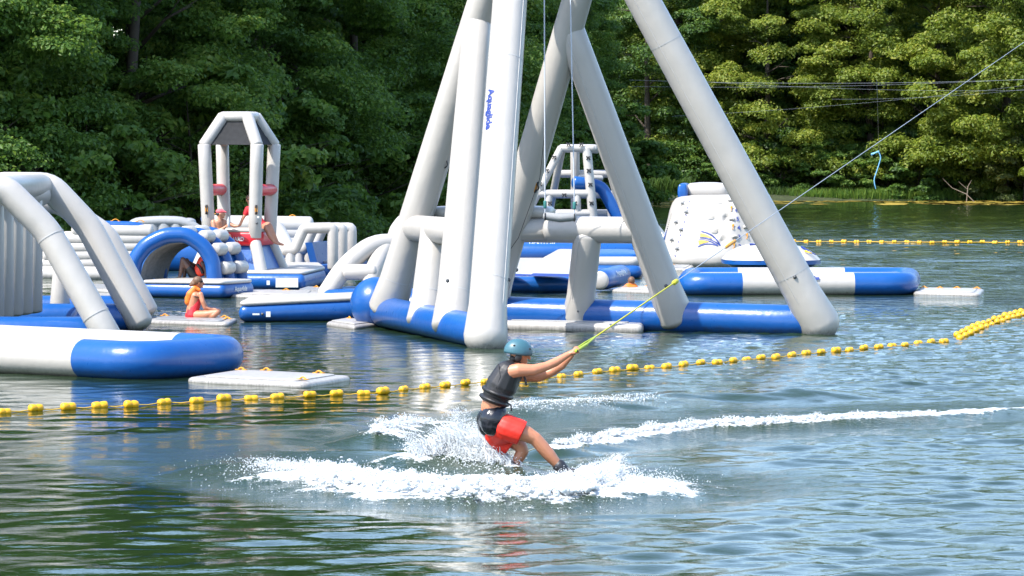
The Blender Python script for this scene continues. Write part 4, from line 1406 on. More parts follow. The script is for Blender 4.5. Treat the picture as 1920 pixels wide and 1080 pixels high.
ct([C(1144, 362, 1.5), C(1148, 420, 1.7)], .13)
sl = [C(1078, 342, .2), C(1104, 345, .3), C(1128, 350, .4), C(1168, 424, .4)]
T('slide', sub_path(fillet(sl, .3, 4), .4), 0.20, BLUE, cf, seg=16)
T('slide_lip', [C(1086, 333, .5), C(1128, 334, .7)], 0.09, WHITE, cf, seg=12)
for (x, y) in ((1066, 271), (1090, 271), (1039, 295), (1025, 320), (1012, 345), (998, 378), (1103, 296), (1104, 320), (1107, 346), (1109, 381), (1058, 366), (1031, 381), (1078, 381)):
    q = C(x, y, -.15)
    mb = MB()
    mb.add(*tube([q + Vector((-.06, 0, .05)), q + Vector((-.02, -.05, 0.0)), q + Vector((-.05, 0, -.06))], 0.018, 5))
    mb.add(*tube([q + Vector((.05, 0, .05)), q + Vector((.02, -.05, 0.0)), q + Vector((.06, 0, -.06))], 0.018, 5))
    mb.add(*tube([q + Vector((-.06, -.02, .03)), q + Vector((.06, -.02, .03))], 0.018, 5))
    mb.build('grab_strap', BLACKW, cf)
cb_ = [Vector((C(960, 430).x, Yc - .8, 0)), Vector((C(1200, 430).x, Yc - .8, 0)), Vector((C(1200, 430).x, Yc + 3, 0)), Vector((C(960, 430).x, Yc + 3, 0))]
v, f = slab(cb_, -.05, 0.55, edge=.2, fil=.4)
mk('base', v, f, BLUE, cf)
T('rim_tube', [Vector((C(930, 430).x, Yc - 2.2, .27)), Vector((C(1200, 430).x, Yc - 2.2, .27))], 0.27, BLUE, cf, seg=18)
lettering('AVENTURA'[1:7], 0.15, Vector((C(1015, 430).x, Yc - 2.2, .45)), (1, 0, 0), (0, -.75, .66), PRINT_WHITE, cf, width=0.8, shear=.25, lift=0.10)

# ------------------------------------------------------------------ distant platforms
pf = thing('launch_platform', G(1020, 545), 'white topped blue platform behind the front leg of the swing tower', 'platform')
q4 = [G(800, 547), G(1102, 547), G(1120, 512), G(820, 510)]
v, f = slab(q4, -.02, 0.36, edge=.18, fil=.3)
mk('hull', v, f, BLUE, pf)
cq = sum(q4, Vector()) / 4
v, f = slab([cq + (q - cq) * .95 for q in q4], .33, .41, edge=.05, fil=.3)
mk('top_pad', v, f, WHITE, pf)
v, f = slab([G(990, 519, .41), G(1085, 520, .41), G(1090, 516, .41), G(1000, 514, .41)], .425, .435, edge=.004, fil=.1, dome=0)
mk('print_wave', v, f, PRINT_BLUE, pf)
v, f = slab([G(935, 518, .41), G(985, 519, .41), G(1000, 516.5, .41), G(940, 514, .41)], .425, .436, edge=.004, fil=.1, dome=0)
mk('print_wave', v, f, PRINT_BLUE, pf)
tp = thing('toothed_platform', G(1150, 520), 'blue platform with white shark-tooth pattern behind the right truss', 'platform')
q5 = [G(1010, 521), G(1204, 522), G(1208, 505), G(1040, 502)]
v, f = slab(q5, -.02, .34, edge=.17, fil=.35); mk('hull', v, f, BLUE, tp)
cq = sum(q5, Vector()) / 4
v, f = slab([cq + (q - cq) * .96 for q in q5], .30, .56, edge=.12, fil=.35); mk('side_band', v, f, WHITE, tp)
yv = q5[1].y + .25
back = [P(1075, 494, yv + .4), P(1200, 494, yv + .4), P(1188, 474, yv + 1.6), P(1120, 471, yv + 1.6), P(1080, 480, yv + 1.6)]
v, f = slab(back, .50, lambda x, y: .58 + .10 * (y - yv), edge=.05, fil=.3); mk('crest', v, f, BLUE, tp)
for x in (1092, 1121, 1150, 1178):
    a, b, c_ = P(x, 491, yv + .30), P(x + 27, 489, yv + .30), P(x + 28, 473, yv + 1.25)
    for q in (a, b, c_): q.y -= 0.12
    m_ = a.lerp(c_, .5) + Vector((.05, 0, -.08))
    mk('tooth', [a, b, c_, m_] + [q + Vector((0, .05, 0)) for q in (a, b, c_, m_)], [(0, 1, 2, 3), (7, 6, 5, 4), (0, 4, 5, 1), (1, 5, 6, 2), (2, 6, 7, 3), (3, 7, 4, 0)], PRINT_WHITE, tp, False)
ro = thing('roller', G(1135, 546), 'blue inflatable roller with a white round end, floating behind the right truss', 'inflatable roller')
r0_, r1_ = P(1124, 526, 83.2), P(1164, 516, 85.2)
ax2 = (r1_ - r0_).normalized()
T('body', [r0_ + ax2 * .05, r0_.lerp(r1_, .25), r0_.lerp(r1_, .5), r0_.lerp(r1_, .8), r1_], [.235, .26, .255, .27, .26], BLUE, ro, seg=22, capk=.35)
T('end_cap', [r0_ - ax2 * .02, r0_ + ax2 * .07], .23, WHITE, ro, seg=22, capk=.3)
sx_ = Vector((.6, -.6, .35)).normalized()
lettering('Aquaglide', 0.17, r0_.lerp(r1_, .58) + (sx_ - ax2 * sx_.dot(ax2)).normalized() * .26, ax2, sx_, PRINT_WHITE, ro, width=.85, bold=.03, curve_r=.26, lift=.012)

# ------------------------------------------------------------------ climbing iceberg
ib = thing('climbing_iceberg', G(1320, 500), 'big white inflatable iceberg with climbing holds and yellow-blue swoosh', 'climbing iceberg')
Yi = 101.5
def ice_ring(zf):
    z = zf
    t = z / 2.05
    # half widths shrink upwards; front face leans back
    xl = P(1238 + 26 * max(0, t) ** 1.1, 0, Yi).x; xr = P(1458 - 22 * t, 0, Yi).x
    yf = Yi - 1.5 + 0.62 * t; yb = Yi + 1.6 - .6 * t
    bul = 0.12 * math.sin(math.pi * min(1, max(0, t)))
    pts = [Vector((xl + .55, yf + .1, z)), Vector((xl + 1.75, yf - .25 - bul, z)), Vector((xr - .1, yf + .15, z)), Vector((xr, yb, z)), Vector((xl, yb, z)), Vector((xl - .02, yf + .9, z))]
    return fillet(ccw(pts), 0.36, 6, closed=True)
levels = [-.1, .12, .3, .55, .8, 1.1, 1.4, 1.65, 1.85, 1.98, 2.05]
ins = [.30, .06, 0, 0, 0, 0, 0, 0, .03, .10, .26]
v, f = [], []
for z, s_ in zip(levels, ins):
    rg_ = ice_ring(z)
    if s_: rg_ = outline_offset(rg_, -s_)
    for q in rg_: q.z = z
    v += rg_
nI = len(ice_ring(0))
for i in range(len(levels) - 1):
    for j in range(nI):
        k = (j + 1) % nI
        f.append((i * nI + j, i * nI + k, (i + 1) * nI + k, (i + 1) * nI + j))
cT = sum(v[-nI:], Vector()) / nI + Vector((0, 0, .05)); v.append(cT)
for j in range(nI): f.append((len(v) - 1, (len(levels) - 1) * nI + j, (len(levels) - 1) * nI + (j + 1) % nI))
# dimples where baffles pull the skin in
dims = [P(x, y, Yi - .9) for x, y in ((1336, 387), (1354, 385), (1336, 412), (1360, 410), (1342, 438), (1352, 452))]
bm = bmesh.new()
for q in v: bm.verts.new(q)
bm.verts.ensure_lookup_table()
for q in f: bm.faces.new([bm.verts[i] for i in q])
bmesh.ops.recalc_face_normals(bm, faces=bm.faces)
bmesh.ops.subdivide_edges(bm, edges=bm.edges, cuts=2, use_grid_fill=True, smooth=0.35)
for q in bm.verts:
    for d_ in dims:
        r2 = ((q.co.x - d_.x) ** 2 + (q.co.z - d_.z) ** 2) / 0.012
        if q.co.y < Yi and r2 < 6: q.co.y += 0.16 * math.exp(-r2)
me = bpy.data.meshes.new('berg')
for q in bm.verts: q.co -= ib.location
bm.to_mesh(me); bm.free()
me.polygons.foreach_set('use_smooth', [True] * len(me.polygons))
me.materials.append(WHITE)
berg = link(bpy.data.objects.new('berg', me), ib)
# find the front surface by ray cast so holds, numbers and print sit on it
from mathutils.bvhtree import BVHTree
bvh = BVHTree.FromPolygons([tuple(q.co) for q in me.vertices], [tuple(p_.vertices) for p_ in me.polygons])
def surf(px, py):
    d = (P(px, py, 100) - Vector((0, 0, CH))).normalized()
    loc, nrm, i_, dist = bvh.ray_cast(Vector((0, 0, CH)) - ib.location, d)
    if loc is None: return P(px, py, Yi - 1.2), Vector((0, -1, .2))
    if nrm.dot(d) > 0: nrm = -nrm
    return loc + ib.location, nrm
for n_, (x, y) in zip('234567', ((1387, 462), (1386, 444), (1385, 427), (1383, 411), (1381, 394), (1377, 377))):
    q, nr = surf(x, y)
    lettering(n_, 0.13, q, (1, 0.05, 0), nr, PRINT_BLUE, ib, bold=.02, lift=.02, name='number')
for (x, y) in ((1370, 376), (1372, 411), (1377, 444), (1395, 393), (1398, 426), (1402, 461)):
    q, nr = surf(x, y)
    v, f = slab([(-.09, -.045), (.09, -.045), (.09, .045), (-.09, .045)], 0, .06, edge=.025, fil=.03)
    rot = nr.to_track_quat('Z', 'Y').to_matrix()
    mk('foot_hold', [q + rot @ Vector(a) for a in v], f, WHITE, ib)
for (x, y) in ((1371, 393), (1374, 427), (1376, 462), (1395, 411), (1400, 444)):
    q, nr = surf(x, y)
    grip(q, (0.1, 0, 1), nr, ORANGE, ib, 0.15, .05)
for (x, y) in ((1281, 381), (1288, 397), (1269, 416), (1278, 430), (1261, 449), (1271, 466)):
    q, nr = surf(x, y)
    mb = MB()
    mb.add(*box(q + nr * .02, (.07, .02, 0), (0, .02, 0), (0, 0, .05)))
    mb.add(*tube([q + Vector((-.05, -.03, .05)), q + Vector((0, -.09, .0)), q + Vector((.05, -.03, -.05))], .02, 6))
    mb.build('side_strap', GREYW, ib)
# printed blue dashes along the side seams
for (xa, ya, xb, yb_, n_) in ((1259, 402, 1242, 464, 17), (1293, 378, 1266, 480, 9)):
    for k in range(n_):
        t = k / (n_ - 1)
        q, nr = surf(xa + (xb - xa) * t, ya + (yb_ - ya) * t)
        decal('seam_dash', q, (1, .3, 0), nr, .035, .075, PRINT_BLUE, ib, lift=.015)
# swoosh: blue curves with two yellow wedges, drawn on the front skin
def stroke(pp, w0, w1, m):
    v, f = [], []
    path = []
    for a, b in zip(pp[:-1], pp[1:]):
        for k in range(5): path.append((a[0] + (b[0] - a[0]) * k / 5, a[1] + (b[1] - a[1]) * k / 5))
    path.append(pp[-1])
    n = len(path)
    for i, (x, y) in enumerate(path):
        a, b = path[max(0, i - 1)], path[min(n - 1, i + 1)]
        dx, dy = b[0] - a[0], b[1] - a[1]; L = math.hypot(dx, dy) or 1
        w = w0 + (w1 - w0) * i / (n - 1)
        for e in (-.5, .5):
            q, nr = surf(x - dy / L * w * e, y + dx / L * w * e)
            v.append(q + nr * .018)
    for i in range(n - 1): f.append((2 * i, 2 * i + 1, 2 * i + 3, 2 * i + 2))
    mk('swoosh', v, f, m, ib, True)
def curve(a, c_, b, n=8): return [((1 - t) ** 2 * a[0] + 2 * t * (1 - t) * c_[0] + t * t * b[0], (1 - t) ** 2 * a[1] + 2 * t * (1 - t) * c_[1] + t * t * b[1]) for t in [i / n for i in range(n + 1)]]
stroke(curve((1315, 434), (1340, 438), (1350, 461)), 2.0, 2.2, PRINT_BLUE)
stroke(curve((1312, 446), (1336, 446), (1350, 461)), 1.8, 1.8, PRINT_BLUE)
stroke(curve((1311, 450), (1332, 449), (1346, 461)), 1.8, 1.8, PRINT_BLUE)
stroke(curve((1309, 463), (1325, 453), (1346, 461)), 2.0, 1.8, PRINT_BLUE)
stroke(curve((1313, 441), (1324, 441), (1335, 447)), 7.5, 1.0, PRINT_YELLOW)
stroke(curve((1310, 455), (1320, 453), (1329, 453)), 8.0, 1.0, PRINT_YELLOW)
# blue side flank, top block and slide running down the back left
v, f = slab([P(1285, 378, Yi + .6) , P(1368, 378, Yi + .6), P(1362, 378, Yi + 1.7), P(1292, 378, Yi + 1.7)], 2.0, 2.44, edge=.14, fil=.3)
mk('top_block', v, f, WHITE, ib)
v, f = slab([P(1270, 378, Yi + .4), P(1289, 378, Yi + .4), P(1296, 378, Yi + 1.8), P(1276, 378, Yi + 1.8)], 1.92, lambda x, y: 2.42, edge=.08, fil=.1)
mk('blue_side', v, f, BLUE, ib)
fl = [P(1262, 400, Yi - .1), P(1268, 395, Yi + .8), P(1230, 478, Yi + .9), P(1236, 470, Yi - .2)]
mk('blue_flank', fl + [q + Vector((.25, .1, 0)) for q in fl], [(0, 1, 2, 3), (4, 7, 6, 5), (0, 4, 5, 1), (1, 5, 6, 2), (2, 6, 7, 3), (3, 7, 4, 0)], BLUE, ib, False)
fl = [P(1196, 375, Yi + 2.5), P(1204, 390, Yi + 2.2), P(1262, 462, Yi + 1.0), P(1240, 480, Yi + 1.0), P(1196, 440, Yi + 2.2)]
mk('slide', fl + [q + Vector((.1, .5, 0)) for q in fl], [(4, 3, 2, 1, 0), (5, 6, 7, 8, 9)] + [(i, (i + 1) % 5, (i + 1) % 5 + 5, i + 5) for i in range(5)], WHITE, ib, False)
for x in (1293, 1338): grip(P(x, 350, Yi + 1.0) , (1, 0, 0), (0, 0, 1), ORANGE, ib, .16, .05)

# ------------------------------------------------------------------ pillow blob
bl = thing('blob_pillow', G(1445, 510), 'white topped blue bottomed inflatable launch pillow behind the long float', 'launch pillow')
Yp = 93.0
cx0, cx1 = P(1354, 490, Yp).x, P(1536, 490, Yp).x
cm, hw = (cx0 + cx1) / 2, (cx1 - cx0) / 2
def pil(sign, zc, hh, dep=1.5):
    v, f = [], []
    n, m_ = 40, 10
    for i in range(m_ + 1):
        r = 1 - i / m_
        for j in range(n):
            a = 2 * math.pi * j / n
            ca, sa = math.cos(a), math.sin(a)
            sq = (abs(ca) ** 3.4 + abs(sa) ** 3.4) ** (-1 / 3.4)
            pk = 1 + .012 * math.sin(a * 26) * r
            x, y = ca * sq * r * hw * pk, sa * sq * r * dep * pk
            z = zc + sign * hh * (1 - r ** 2.6) ** .8
            v.append((cm + x, Yp + y, z))
    for i in range(m_):
        for j in range(n):
            k = (j + 1) % n
            q = (i * n + j, i * n + k, (i + 1) * n + k, (i + 1) * n + j)
            f.append(q if sign > 0 else q[::-1])
    return v, f
zc_ = zpy(489, Yp - 1.2)
mk('top_skin', *pil(1, zc_ + .01, .44), WHITE, bl)
mk('bottom_skin', *pil(-1, zc_, .42), BLUE, bl)
v, f = [], []
n = 40
for zz_, k_ in ((zc_ - .10, 1.002), (zc_ + .012, 1.004)):
    for j in range(n):
        a = 2 * math.pi * j / n; ca, sa = math.cos(a), math.sin(a)
        sq = (abs(ca) ** 3.4 + abs(sa) ** 3.4) ** (-1 / 3.4)
        v.append((cm + ca * sq * hw * k_, Yp + sa * sq * 1.5 * k_, zz_))
mk('side_band', v, [(j, (j + 1) % n, n + (j + 1) % n, n + j) for j in range(n)], BLUE, bl)
for a, b, m_ in (((-.05, -.7, .41), (.22, -.95, .30), PRINT_BLUE), ((.78, -.75, .36), (1.12, -1.2, .16), PRINT_BLUE), ((.85, -1.05, .26), (1.02, -1.2, .2), PRINT_YELLOW), ((-.6, -.5, .42), (-.35, -.62, .43), PRINT_BLUE)):
    a, b = Vector((cm + a[0], Yp + a[1], zc_ + a[2])), Vector((cm + b[0], Yp + b[1], zc_ + b[2]))
    mk('print_stripe', *tube([a, b], [.03, .012], 6, 'flat'), m_, bl)

# ------------------------------------------------------------------ long blue-white ring float on the right
lo = thing('long_float', G(1495, 551), 'long ring float with blue ends and white middle, right of the swing tower', 'float')
rL = .275
cc4 = [G(1290, 553), G(1700, 552), G(1706, 541), G(1296, 541)]
for q in cc4: q.z = .25
path = fillet(cc4, .55, 7, closed=True)
dense = []
for a, b in zip(path, path[1:] + path[:1]):
    n = max(1, int((b - a).length / 0.12))
    for k in range(n): dense.append(a.lerp(b, k / n))
def sec_mat(q): 
    px = 960 + F * q.x / q.y
    return BLUE if (px < 1388 or px > 1591) else WHITE
ms = [sec_mat(q) for q in dense]
n = len(dense)
starts = [i for i in range(n) if ms[i] is not ms[i - 1]]
cuts = []
for a, b in zip(starts, starts[1:] + [starts[0] + n]): cuts.append((a, b, ms[a]))
ring_sections(dense, [rL] * n, cuts, lo)
cB = sum(cc4, Vector()) / 4
v, f = slab([cB + (q - cB) * .96 for q in cc4], .36, .42, edge=.02, fil=.3, dome=-.02)
mk('mesh_bed', v, f, WHITE, lo)
fy = dense[0].y
lettering('Aquaglide', .14, Vector((P(1493, 521, 82).x, G(1490, 552.5).y, .25)) + Vector((0, -.235, .142)), (1, 0, 0), (0, -.86, .52), PRINT_BLUE, lo, width=.95, shear=.25, bold=.04, curve_r=rL, lift=.01)
# ------------------------------------------------------------------ buoy lines
def ball_pair_mesh(L, r, seg=10, k=.38):
    """moulded float: two fused balls with a waist and collar ends, along local x"""
    prof = []
    for t in np.linspace(0, 1, 15):
        x = (t - .5) * L
        u = (t * 2) % 1 if t < 1 else 1.0
        rr = r * (1 - k + k * math.sqrt(max(0, math.sin(math.pi * min(1, max(0, u))))))
        if t in (0, 1): rr = r * (.45 if k > .3 else .8)
        prof.append((x, rr))
    v, f = tube([Vector((x, 0, 0)) for x, _ in prof], [q for _, q in prof], seg, 'flat')
    me = bpy.data.meshes.new('buoy')
    me.from_pydata([tuple(a) for a in v], [], f)
    me.polygons.foreach_set('use_smooth', [True] * len(me.polygons))
    me.materials.append(BUOY)
    return me
def ball_mesh(r):
    v, f = ellipsoid((0, 0, 0), (r * 1.1, r, r), 12, 8)
    me = bpy.data.meshes.new('buoy')
    me.from_pydata([tuple(a) for a in v], [], f)
    me.polygons.foreach_set('use_smooth', [True] * len(me.polygons))
    me.materials.append(BUOY)
    return me

def buoy_line(label, pts, me, rope_r, rope_mat, lift=0.02, jitter=0.0, sag=0.0):
    c = sum(pts, Vector()) / len(pts); c.z = 0
    t = thing('buoy_line', c, label, 'buoy line')
    rj = random.Random(len(pts))
    for i, q in enumerate(pts):
        a, b = pts[max(0, i - 1)], pts[min(len(pts) - 1, i + 1)]
        o = bpy.data.objects.new('buoy', me[0 if i < 17 else 1] if isinstance(me, tuple) else me)
        link(o, t)
        o.location = q + Vector((0, 0, lift + rj.uniform(-.016, .012))) - c
        d = b - a
        o.rotation_euler = (rj.uniform(0, 6), rj.uniform(-.06, .06), math.atan2(d.y, d.x) + rj.uniform(-jitter, jitter))
        s = rj.uniform(.88, 1.1)
        o.scale = (s, s, s)
    rp_ = []
    for a, b in zip(pts[:-1], pts[1:]):
        rp_ += [a + Vector((0, 0, lift)), a.lerp(b, .5) + Vector((0, 0, lift - sag))]
    rp_.append(pts[-1] + Vector((0, 0, lift)))
    T('rope', rp_, rope_r, rope_mat, t, seg=6)
    return t
ROPE_O = plain('orange_yellow_rope', (0.62, 0.36, 0.02), .7, var=.3, scale=80)
near_px = [(-108, 778), (-50, 774), (8, 771), (67, 767), (128, 764), (187, 761), (246, 759), (308, 754), (369, 752), (420, 748), (471, 746), (520, 744), (581, 741), (631, 738), (682, 736), (718, 734), (757, 729), (797, 725),
           (835, 722), (873, 718), (910, 714), (948, 712), (983, 709), (1018, 707), (1053, 704), (1085, 700), (1120, 695), (1153, 693), (1186, 690), (1218, 688), (1250, 686), (1282, 683), (1314, 679), (1345, 678), (1375, 675), (1400, 672),
           (1427, 670), (1455, 668), (1485, 664), (1512, 661), (1540, 659), (1568, 657), (1593, 655), (1620, 651), (1648, 649), (1673, 647), (1697, 645), (1722, 642), (1746, 640), (1770, 638)]
buoy_line('long line of yellow double buoys curving across the water behind the wakeboarder', [G(x, y + 4) for x, y in near_px], (ball_pair_mesh(.19, .056, 8, .2), ball_pair_mesh(.19, .054)), .007, ROPE_O, .030, .12, .02)
pp = []
n = 17
for k in range(n):
    t = k / (n - 1)
    x = 1800 + 160 * t; y = 637 - 52 * t - 8 * math.sin(math.pi * t)
    pp.append(G(x, y))
buoy_line('crowded yellow buoy string running to the right edge, its nearer row', pp, ball_mesh(.066), .008, ROPE_O, .03, .3)
buoy_line('crowded yellow buoy string running to the right edge, its farther row', [q + Vector((.06, .85, 0)) for q in pp], ball_mesh(.066), .008, ROPE_O, .045, .3)
far_px = [(1488 + 23.6 * k, 455 + .11 * k + (.5 if k % 3 else 0)) for k in range(23)]
buoy_line('distant straight line of yellow buoys on the calm water at right', [G(x, y) for x, y in far_px], ball_pair_mesh(.19, .072), .014, ROPE_O, .05, .15)

# ------------------------------------------------------------------ tow rope, cables
YR = 36.8
hand = P(1081, 656, YR)
far_end = P(2140, -72, 100.0)
def on_line(px):
    """point on the straight tow line at photo column px"""
    lo_, hi_ = 0.0, 1.0
    for _ in range(50):
        m_ = (lo_ + hi_) / 2
        q = hand.lerp(far_end, m_)
        if 960 + F * q.x / q.y < px: lo_ = m_
        else: hi_ = m_
    return hand.lerp(far_end, lo_)
tr = thing('tow_rope', hand, 'yellow and dark tow rope pulled tight from the wakeboarder to the upper right', 'tow rope')
BAR = plain('lime_grip', (0.32, 0.40, 0.015), .55)
knot = on_line(1118)
e0, e1 = hand + Vector((0.0, -.15, -.005)), hand + Vector((0.0, .15, .005))
T('handle_bar', [e0, e1], .016, BLACKW, tr, seg=10)
T('bridle', [e0, e0 + (knot - hand) * .45, knot], .011, BAR, tr, seg=7)
T('bridle', [e1, e1 + (knot - hand) * .45, knot], .011, BAR, tr, seg=7)
T('end_float', [e0 + Vector((-.01, 0, 0)), e0 + (knot - hand) * .5], .017, BAR, tr, seg=8)
k2 = on_line(1266)
T('yellow_section', [knot, k2], .009, ROPE_Y, tr, seg=7)
T('rope_knot', [k2 - (k2 - knot).normalized() * .07, k2 + (k2 - knot).normalized() * .07], .03, ROPE_Y, tr, seg=8)
T('dark_section', [k2, on_line(1420), far_end], .006, CABLE, tr, seg=6)
T('rope_float', [on_line(1361), on_line(1378)], .022, ORANGE, tr, seg=8)

# cableway wires in front of the far trees, and the blue rope hanging there
cw = thing('cableway', P(1640, 150, 196), 'thin steel cableway wires strung high in front of the far trees', 'cable')
for (x0, y0, x1, y1, r_) in ((1180, 150, 2000, 146, .007), (1180, 162, 2000, 144, .005), (1300, 152, 2000, 168, .005), (1260, 218, 2000, 150, .004), (1560, 186, 2000, 158, .004)):
    a, b = P(x0, y0, 196), P(x1, y1, 200)
    pts = [a.lerp(b, t) + Vector((0, 0, -.25 * 4 * t * (1 - t))) for t in [i / 10 for i in range(11)]]
    T('wire', pts, r_, CABLE, cw, seg=5)
br_ = thing('hanging_rope', P(1640, 350, 216), 'pale blue rope hanging from the wires in front of the dark far trees', 'rope')
BLUER = plain('pale_blue_rope', (0.16, 0.42, 0.66), .7)
T('strand', fillet([P(1634, 291, 216), P(1647, 283, 216), P(1652, 295, 216), P(1645, 318, 216), P(1638, 338, 216), P(1642, 354, 216)], .4, 4), [.05] * 26 if False else .036, BLUER, br_, seg=7)
T('bow', [P(1634, 289, 216), P(1641, 287, 216.1), P(1648, 284, 216)], .06, BLUER, br_, seg=7)
T('hanger', [P(1648, 284, 216), P(1644, 150, 199)], .012, CABLE, br_, seg=5)
# ------------------------------------------------------------------ people
class Body:
    """overlapping tapered limbs fused by a voxel remesh into one continuous skin"""
    def __init__(s): s.mb = MB()
    def cap(s, a, b, r0, r1, seg=12):
        s.mb.add(*tube([Vector(a), Vector(b)], [r0, r1], seg, 'round', capk=1.0)); return s
    def chain(s, pts, rads, seg=12):
        for (a, b, x, y) in zip(pts[:-1], pts[1:], rads[:-1], rads[1:]): s.cap(a, b, x, y, seg)
        return s
    def ell(s, c, r, rot=None):
        s.mb.add(*ellipsoid(c, r, 16, 10, rot)); return s
    def build(s, name, mat, parent, voxel=.012, smooth=4):
        o = s.mb.build('tmp', mat, None)
        m = o.modifiers.new('r', 'REMESH'); m.mode = 'VOXEL'; m.voxel_size = voxel; m.use_smooth_shade = True
        if smooth:
            k = o.modifiers.new('s', 'SMOOTH'); k.factor = .5; k.iterations = smooth
        dg = bpy.context.evaluated_depsgraph_get()
        dg.update()
        me = bpy.data.meshes.new_from_object(o.evaluated_get(dg))
        old = o.data
        bpy.data.objects.remove(o); bpy.data.meshes.remove(old)
        base = world_loc(parent)
        me.transform(Matrix.Translation(-base))
        me.polygons.foreach_set('use_smooth', [True] * len(me.polygons))
        if not me.materials: me.materials.append(mat)
        me.name = name
        return link(bpy.data.objects.new(name, me), parent)

SKIN = skin('fair_skin', (0.46, 0.200, 0.110))
SKIN_T = skin('tanned_skin', (0.42, 0.20, 0.118))
SKIN_D = skin('dark_skin', (0.11, 0.055, 0.038))
HAIR_B = plain('brown_hair', (0.12, 0.06, 0.03), .6, var=.4, scale=60)
HAIR_K = plain('dark_hair', (0.02, 0.015, 0.012), .6)
NEO = plain('black_neoprene', (0.013, 0.012, 0.013), .5, var=.3, scale=30, bumps=.15)
WET = plain('wet_black_suit', (0.010, 0.011, 0.016), .22, var=.3, scale=18, bumps=.35)
REDC = plain('red_shorts', (0.66, 0.022, 0.010), .55, var=.18, scale=16, bumps=.5)
REDS = plain('red_swimsuit', (0.55, 0.016, 0.024), .45)
REDT = plain('red_shirt', (0.56, 0.010, 0.02), .7, bumps=.3)
ORV = plain('orange_foam_vest', (0.70, 0.155, 0.012), .6, var=.12, scale=10, bumps=.3)
REDV = plain('red_foam_vest', (0.72, 0.05, 0.02), .6)
PINKCAP = plain('faded_red_cap', (0.70, 0.10, 0.12), .75)
TEAL = plain('teal_helmet', (0.038, 0.112, 0.142), .42, var=.08)
BOOT = plain('black_boot', (0.018, 0.018, 0.022), .45, var=.5, scale=40, bumps=.5)
LENS = plain('dark_lens', (0.01, 0.01, 0.012), .15)

def face(b, c, fwd, up, s=1.0):
    """head with nose, chin, brow, ears along fwd/up (unit vectors); c = head centre"""
    fwd, up = Vector(fwd).normalized(), Vector(up).normalized()
    up = (up - fwd * up.dot(fwd)).normalized()
    sd = fwd.cross(up)
    R_ = Matrix((fwd, sd, up)).transposed()
    b.ell(c, (.098 * s, .076 * s, .115 * s), R_)
    b.ell(c + fwd * .035 * s - up * .055 * s, (.062 * s, .055 * s, .062 * s), R_)       # jaw
    b.ell(c + fwd * .085 * s - up * .095 * s, (.022 * s, .025 * s, .018 * s), R_)       # chin
    b.cap(c + fwd * .095 * s + up * .02 * s, c + fwd * .122 * s - up * .025 * s, .010 * s, .017 * s, 8)   # nose
    b.ell(c + fwd * .094 * s - up * .062 * s, (.012 * s, .026 * s, .012 * s), R_)       # mouth
    b.ell(c + fwd * .080 * s + up * .032 * s, (.018 * s, .055 * s, .014 * s), R_)       # brow
    for e in (-1, 1): b.ell(c + sd * e * .078 * s - up * .005 * s, (.022 * s, .012 * s, .032 * s), R_)    # ears
    return fwd, sd, up

def hand_on_bar(b, wrist, bar, axis, up, s=1.0):
    """palm plus four curled fingers and a thumb closed round a bar running along axis"""
    axis = Vector(axis).normalized()
    d = (bar - wrist).normalized(); d = (d - axis * d.dot(axis)).normalized()
    u = axis.cross(d)
    if u.z < 0: u = -u
    palm = bar - d * .045 * s
    b.cap(wrist, palm, .027 * s, .030 * s)
    for e in (-.03, -.01, .01, .03): b.cap(palm + axis * e * s - d * .02, palm + axis * e * s + d * .02 + u * .012, .016 * s, .013 * s, 8)
    for e, L in ((-.033, .85), (-.011, 1.0), (.011, .97), (.033, .78)):
        o = axis * e * s
        p0 = palm + o + d * .015 * s + u * .018 * s
        p1 = bar + o + u * .028 * s * L
        p2 = bar + o + d * .030 * s * L + u * .006 * s
        p3 = bar + o + d * .018 * s * L - u * .022 * s
        b.chain([p0, p1, p2, p3], [.0105, .0100, .0095, .0085], 8)
    t0 = palm - axis * .038 * s - u * .008 * s
    b.chain([t0, bar - axis * .040 * s - u * .022 * s, bar - axis * .015 * s + d * .012 * s - u * .030 * s], [.013, .011, .009], 8)

# ---- the wakeboarder
def R(px, py, dy=0.0): return P(px, py, YR + dy)
wr = thing('person', R(1000, 893), 'wakeboarder leaning back in teal helmet, black vest and red shorts, holding a tow handle', 'person')
b = Body()
# trunk
b.chain([R(934, 792, -.07), R(925, 764, -.07), R(934, 730, -.09), R(950, 700, -.10)], [.135, .118, .14, .13])
b.chain([R(926, 790, .09), R(922, 764, .08), R(936, 730, .10), R(956, 702, .12)], [.135, .118, .14, .13])
# neck and head
hc_ = R(975, 664, 0.0)
b.cap(R(958, 694, 0), R(968, 672, 0), .062, .056)
fw = Vector((0.93, 0.28, -0.22)); upv = Vector((0.18, 0, 1))
fwd, sdv, uph = face(b, hc_, fw, upv, .98)
# near arm (his right) and far arm
b.chain([R(958, 697, -.17), R(972, 694, -.20), R(1000, 694, -.19), R(1024, 687, -.15), R(1042, 679, -.11), R(1068, 663, -.07)], [.078, .074, .062, .049, .049, .031])
b.chain([R(968, 702, .17), R(986, 704, .18), R(1010, 706, .15), R(1034, 698, .11), R(1052, 686, .09), R(1071, 667, .075)], [.078, .072, .060, .048, .048, .031])
axis_ = Vector((0, 1, .03))
hand_on_bar(b, R(1067, 663.5, -.07), hand + axis_ * -.065, axis_, (0, 0, 1))
hand_on_bar(b, R(1070, 667, .075), hand + axis_ * .07, axis_, (0, 0, 1))
